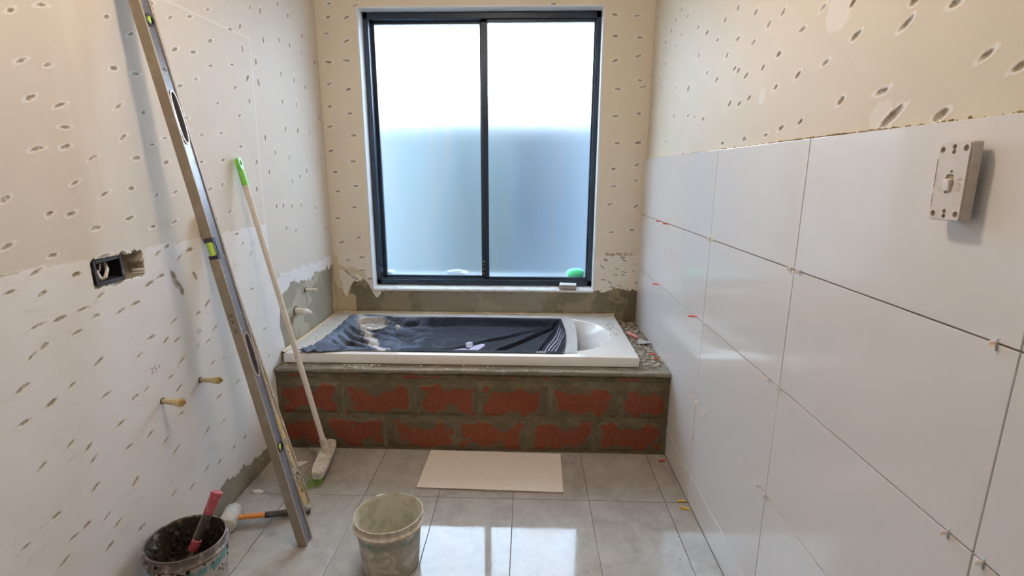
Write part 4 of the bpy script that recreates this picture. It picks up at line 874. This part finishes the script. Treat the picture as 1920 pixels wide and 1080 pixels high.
for i in range(1500):
    u, w = rd.uniform(-.026, .026), rd.uniform(-.138, .138); p = hd @ Vector((u, w, -.014))
    e = hd @ Vector((u*1.0-.004+rd.uniform(-.004, .003), w*1.02+rd.uniform(-.016, .002), -.040)); d = (e-p).normalized(); tt = (p.z-.001)/max(.3, -d.z); q = p+d*min(tt, .06)
    s = .0011; c = rd.random()*PI; dx, dy = s*math.cos(c), s*math.sin(c)
    vs = [b.bm.verts.new((p.x+dx, p.y+dy, p.z)), b.bm.verts.new((p.x-dx, p.y-dy, p.z)), b.bm.verts.new((q.x-dx*.5, q.y-dy*.5, max(q.z, .001))), b.bm.verts.new((q.x+dx*.5, q.y+dy*.5, max(q.z, .001)))]
    b.bm.faces.new(vs)
tag(b.done('bristles', plain('green_bristle', (.26, .46, .10), .6, (.55, .58, .36), .7, 160, 0), br), kind='stuff')
# ------------------------------------------------------------------ loose tile on the floor
m_lt = plain('cream_loose_tile', (.87, .805, .71), .35, None, bump=0)
lt = empty('loose_wall_tile', (1.002, -.1525, 0), 'plain cream rectangular tile lying loose on the floor before the brick base', 'tile', rot=(0, 0, math.radians(-1.2)))
B().box((-.300, -.143, .0066), (.300, .143, .0082), .0007, 2).done('glazed_face', m_lt, lt)
B().box((-.2995, -.1425, .0), (.2995, .1425, .0066), .0004).done('tile_body', plain('pinkish_tile_body', (.46, .34, .28), .8), lt)
# ------------------------------------------------------------------ buckets
def bucket_mat(name, clean, grime, teal, zt, amt, seed):
    t = NT(name); P = t.co(); z = t.sep(P)[2]
    n1 = t.noise(14, 5, .65, vec=P, off=(seed, 0, 0), dist=.8); n2 = t.noise(60, 4, .7, vec=P, off=(seed, 2, 0)); n3 = t.noise(22, 4, .6, vec=P, stretch=(3, 3, .5), off=(0, seed, 0)); n4 = t.noise(9, 4, .6, vec=P, stretch=(1, 1, 3))
    zz = t.M('ADD', z, t.M('MULTIPLY', t.M('SUBTRACT', n3, .5), .03))
    c = t.mix(t.M('MULTIPLY', t.ramp(n4, .45, .55), .7), clean, tuple(x*.6 for x in clean))
    band = t.M('MULTIPLY', t.ramp(zz, zt-.014, zt-.008), t.ramp(zz, zt+.016, zt+.010))
    c = t.mix(t.M('MULTIPLY', band, t.ramp(n1, .44, .50)), c, teal)
    c = t.mix(t.M('MULTIPLY', t.ramp(n1, .46, .56), amt), c, grime)
    c = t.mix(t.M('MULTIPLY', t.ramp(n2, .60, .70), .4), c, (.16, .13, .09))
    c = t.mix(t.M('MULTIPLY', t.ramp(n3, .6, .7), .5), c, (.62, .57, .48))
    t.bump(t.M('ADD', n2, n1), .35, .003)
    return t.fin(c, .55)
def bucket(name, loc, lab, H, r0, r1, mo, mi, mr, broken, seed):
    r = empty(name, loc, lab, 'bucket')
    N = 64
    def wob(a, rr, z):
        k = .004*math.sin(2*a+seed)*(z/H)
        return rr+k, z
    b = B()
    rs = b.lathe([(.001, .003), (r0-.006, .003), (r0-.001, 0), (r0+.002, .004), (r0+(r1-r0)*.5-.002, H*.5), (r1-.007, H*.84)], N, fn=wob); b.done('bucket_wall', mo, r, smooth='auto')
    b = B(); b.lathe([(.001, .010), (r0-.004, .010), (r0-.001, .016), ((r0+r1)/2-.0045, H*.5), (r1-.0085, H*.85), (r1-.0050, H*.995)], N, fn=wob); b.done('bucket_lining', mi, r, smooth='auto')
    def rim(a, rr, z):
        rr, z = wob(a, rr, z)
        if broken and z > H*.93:
            d = (a-broken+PI) % (2*PI)-PI
            if abs(d) < .20: z -= .010*min(1, (.20-abs(d))/.03)
        return rr, z
    b = B(); b.lathe([(r1-.008, H*.82), (r1-.003, H*.825), (r1+.003, H*.835), (r1+.0035, H*.865), (r1-.001, H*.88), (r1-.0035, H*.90), (r1-.003, H*.93), (r1-.0015, H*.97), (r1-.001, H), (r1-.0035, H+.0012), (r1-.0052, H*.995), (r1-.0056, H*.93)], N, fn=rim); b.done('bucket_rim', mr, r, smooth='auto')
    return r
mo = bucket_mat('mortar_stained_bucket', (.74, .70, .63), (.46, .41, .31), (.10, .36, .34), .128, .8, 3)
mi = plain('mortar_lined_interior', (.70, .65, .53), .75, (.50, .46, .32), .7, 28, .5, .45, .62)
mr = plain('scraped_bucket_rim', (.68, .62, .52), .5, (.40, .32, .22), .6, 60, .3, .5, .6)
bk = bucket('plaster_bucket', (.702, -.690, 0), 'mortar-stained pale bucket with a broken rim, standing in the middle of the floor', .188, .089, .1075, mo, mi, mr, 1.75, 1)
B().tube([(0, 0, .011), (0, 0, .020)], .089, 40).done('dried_mortar', plain('greenish_dried_mortar', (.26, .27, .15), .8, (.40, .38, .26), .6, 50, .8), bk, smooth='auto')
b = B()
a0 = 1.75+.24
b.box((-.012, -.004, -.005), (.012, .003, .006), .0015, 2, Matrix.Translation((.102*math.cos(2.12), .102*math.sin(2.12), .184)) @ Matrix.Rotation(2.12+PI/2, 4, 'Z')); b.done('torn_rim_tab', plain('white_plastic_break', (.78, .72, .66), .5), bk)
mo2 = bucket_mat('labelled_bucket', (.60, .56, .52), (.40, .36, .30), (.04, .34, .36), .140, .35, 11)
mi2 = plain('black_crusted_interior', (.032, .026, .018), .8, (.30, .26, .19), .75, 36, 1.0, .55, .66)
mr2 = plain('dark_dirty_rim', (.13, .10, .09), .45, (.42, .37, .32), .7, 50, .4, .52, .62)
bk1 = bucket('mortar_bucket', (.137, -.846, 0), 'bucket with black crusted inside and teal band beside the left wall, holding a tool', .205, .092, .108, mo2, mi2, mr2, None, 2.2)
b = B(); b.lathe([(.001, .085), (.05, .088), (.088, .080), (.0935, .06)], 40, fn=lambda a, r, z: (r, z+.008*mnoise.noise(Vector((math.cos(a)*r*40, math.sin(a)*r*40, 2))))); b.done('wet_mortar', plain('dark_mortar_mix', (.05, .042, .028), .75, (.16, .13, .08), .6, 50, 1), bk1, smooth=True)
b = B(); b.blob((.025, -.060, .098), .020, 3, .5, 3, (1, 1, .7)); b.done('mortar_clod', plain('brown_clod', (.26, .20, .12), .9), bk1, smooth=True)
b = B(); rd = random.Random(8)
for i in range(150):
    a = rd.uniform(0, 2*PI); z = rd.uniform(.095, .188); rr = .094+.009*z/.205-.002; s = rd.uniform(.002, .007)
    b.blob((rr*math.cos(a), rr*math.sin(a), z), s, 1, .6, i, (1, 1, 1.3))
tag(b.done('crust_lumps', mi2, bk1, smooth=True), kind='stuff')
# tool in the bucket: red-handled scraper
m_red = plain('worn_red_grip', (.36, .05, .065), .45, (.60, .30, .30), .5, 60, .2); m_tdark = plain('dark_steel_tang', (.06, .052, .05), .4, (.45, .42, .40), .6, 40, .2, .56, .64); m_steel = plain('dirty_steel', (.34, .31, .27), .4, (.16, .13, .10), .6, 40, .3, Metallic=.4)
p1 = Vector((.208, -.782, .315)); p0 = Vector((.132, -.880, .098)); d = (p1-p0)
tl = empty('hand_scraper', p0, 'long scraper with worn red grips standing in the black crusted bucket', 'scraper')
P_ = lambda s: d*s
B().tube([P_(.735), P_(.74), P_(.86), P_(.975), P_(1)], [.0125, .0145, .0150, .0170, .0160], 20).done('grip', m_red, tl, smooth='auto')
B().tube([P_(.42), P_(.74)], [.010, .0125], 14).done('shaft', m_tdark, tl, smooth='auto')
B().tube([P_(.40)+Vector((-.010, 0, .0)), P_(.73)+Vector((-.011, 0, .0))], [.005, .005], 10).done('side_strip', m_steel, tl, smooth='auto')
B().tube([P_(.30), P_(.31), P_(.42), P_(.43)], [.010, .0135, .0135, .011], 18).done('collar', m_red, tl, smooth='auto')
B().tube([P_(.0), P_(.12), P_(.31)], [.009, .012, .008], 14, flat=.25).done('blade', m_steel, tl, smooth='auto')
# ------------------------------------------------------------------ mallet
m_rub = plain('whitish_rubber', (.66, .62, .55), .7, (.46, .41, .33), .55, 40, .3)
hc = Vector((.068, -.535, .032)); hx_ = Vector((-.26, .96, 0)).normalized()
ml = empty('rubber_mallet', hc, 'pale rubber mallet with orange and black handle lying behind the black crusted bucket', 'mallet')
B().tube([hx_*-.050, hx_*-.048, hx_*-.043, hx_*.0, hx_*.043, hx_*.048, hx_*.050], [.0255, .0285, .0300, .0312, .0300, .0285, .0255], 36).done('mallet_head', m_rub, ml, smooth='auto')
hdv = Vector((.965, .26, -.055)).normalized()
B().tube([hdv*.028, hdv*.120], [.0102, .0102], 16, flat=.8).done('handle_shaft', plain('orange_handle', (.72, .22, .03), .4, (.45, .2, .08), .3, 60, .1), ml, smooth='auto')
g = [hdv*(.118+.0045*k) for k in range(36)]
B().tube(g, [(.0128 if k % 2 else .0120)+(.0012 if 12 < k < 34 else 0) for k in range(36)], 16, flat=.85).done('handle_grip', plain('black_grey_rubber', (.055, .048, .045), .6, (.22, .20, .19), .4, 60, .2), ml, smooth='auto')
# ------------------------------------------------------------------ sanding block on the sill, trowel on the ledge
sb = empty('sanding_block', (1.385, L+.030, .5965), 'small grey sanding block on the right end of the window sill', 'sanding block', rot=(math.radians(3), 0, math.radians(-7)))
B().box((-.050, -.028, .0), (.050, .030, .026), .003, 2).done('block_body', plain('grey_abrasive', (.32, .30, .29), .85, (.48, .45, .42), .5, 90, .5), sb)
B().box((-.049, -.027, .026), (.049, .029, .0275), .0006).done('block_top', plain('pale_block_top', (.60, .60, .58), .8), sb)
tr = empty('putty_knife', (1.735, .43, .409), 'red-handled putty knife among the rubble on the ledge right of the bathtub', 'putty knife', rot=(0, 0, math.radians(-68)))
B().tube([(-.115, 0, .010), (-.105, 0, .010), (-.06, 0, .011), (-.020, 0, .010), (-.014, 0, .008)], [.007, .0125, .0115, .0100, .006], 16, flat=.75).done('handle', plain('dusty_red_handle', (.42, .09, .08), .5, (.6, .45, .40), .5, 60, .2), tr, smooth='auto')
b = B(); b.prism([(-.020, -.006), (.0, -.010), (.062, -.040), (.070, .036), (.0, .010), (-.020, .006)], [], .005, .0062); b.done('blade', plain('splattered_blade', (.52, .50, .46), .35, (.70, .67, .60), .6, 60, .3, Metallic=.4), tr)
# ------------------------------------------------------------------ tile levelling clips, wedges and spacers
m_clip = plain('translucent_white_clip', (.93, .92, .91), .3, None, Subsurface_Weight=.5); m_wedge = plain('red_wedge', (.72, .055, .03), .4); m_ywedge = plain('yellow_wedge', (.80, .50, .03), .4)
def clip_proto():
    r = bpy.data.objects.new('tile_clip', None); COL.objects.link(r); r.empty_display_size = .02
    B().box((-.0010, -.0022, -.011), (.0, .0022, .007), .0004).box((-.012, -.0012, -.0018), (0, .0012, .0)).done('clip_tab', m_clip, r)
    B().box((-.010, -.0006, -.006), (-.001, .0006, .003), .0003).done('clip_fin', m_clip, r)
    return r
cp = clip_proto(); first = True
CL = [(-.886, 1.033, 'left of the middle tall joint, under the top tile row'), (-.927, 1.039, 'right of the middle tall joint, under the top tile row'),
 (-1.440, 1.039, 'at the right end of the top level joint, below the wall switch'), (-.844, .722, 'on the second level joint, left of the middle tall joint'), (-.904, .729, 'on the second level joint, right of the middle tall joint'),
 (-.341, .731, 'on the second level joint beside the farther tall joint'), (-.302, .425, 'on the third level joint, left of the farther tall joint'), (-.339, .427, 'on the third level joint, right of the farther tall joint'),
 (-.435, .430, 'alone on the third level joint past the farther tall joint'), (-.862, .423, 'on the third level joint, left of the middle tall joint'), (-.910, .418, 'on the third level joint, right of the middle tall joint'),
 (-1.431, .727, 'on the second level joint, lower right part of the tiled wall'), (-1.492, .728, 'past the nearest tall joint, bottom right of the photo'), (-.303, .121, 'on the lowest level joint beside the farther tall joint'),
 (.010, .122, 'on the lowest level joint by the end of the brick base'), (-.311, 1.040, 'under the top tile row, left of the farther tall joint'), (-.351, 1.039, 'under the top tile row, right of the farther tall joint')]
for y, z, lab in CL:
    o = cp if first else copy_tree(cp); first = False
    z = min(ZR, key=lambda q: abs(q-z))
    o.location = (W-.0004, y, z+.001); tag(o, 'white tile clip '+lab, 'tile clip', 'white tile clips in the wall joints')
def wedge_proto(mat):
    r = bpy.data.objects.new('tile_wedge', None); COL.objects.link(r); r.empty_display_size = .02
    b = B(); b.prism([(-.028, -.0012), (-.028, .0042), (.006, .0012), (.006, -.0012)], [], -.0035, .0035, Matrix(((1, 0, 0, 0), (0, 0, 1, 0), (0, 1, 0, 0), (0, 0, 0, 1)))); b.done('wedge_body', mat, r)
    return r
wp = wedge_proto(m_wedge); first = True
for y, z, lab, ang in ((.337, 1.041, 'on the top joint, nearest the window corner', 0), (.210, 1.040, 'on the top joint, second from the window corner', 0), (.320, .731, 'on the second joint above the bath ledge', 0),
                  (-.250, .729, 'on the second joint just before the first tall joint', 0), (.236, .404, 'lying on the bath ledge against the tiles, farther one', 1), (.175, .404, 'lying on the bath ledge against the tiles, nearer one', 1), (-.045, .0, 'on the floor at the corner of the brick base', 1)):
    o = wp if first else copy_tree(wp); first = False
    if ang: o.location = (W-.018, y, z+.0035); o.rotation_euler = (0, 0, math.radians(25))
    else: o.location = (W-.001, y, min(ZR, key=lambda q: abs(q-z))+.001); o.rotation_euler = (0, 0, math.radians(-12))
    tag(o, 'red tile wedge '+lab, 'tile wedge', 'red tile wedges')
yp = wedge_proto(m_ywedge); first = True
for y, lab, a in ((-.335, 'farther one, at the floor joint beside the tiled wall', 10), (-.385, 'nearer one, on the floor beside the tiled wall', -15)):
    o = yp if first else copy_tree(yp); first = False
    o.location = (W-.014, y, .0035); o.rotation_euler = (0, 0, math.radians(a)); tag(o, 'yellow tile wedge, '+lab, 'tile wedge', 'yellow tile wedges on the floor')
# ------------------------------------------------------------------ ceiling lamp (above the frame)
cl = empty('ceiling_light', (.90, -.95, CEIL), 'white lamp holder on the ceiling, above the picture', 'lamp')
B().tube([(0, 0, -.03), (0, 0, 0)], [.05, .06], 28).done('lamp_holder', plain('white_holder', (.8, .8, .78), .4), cl, smooth='auto')
B().tube([(0, 0, -.085), (0, 0, -.03)], .020, 20).done('bulb_socket', m_edge, cl, smooth='auto')
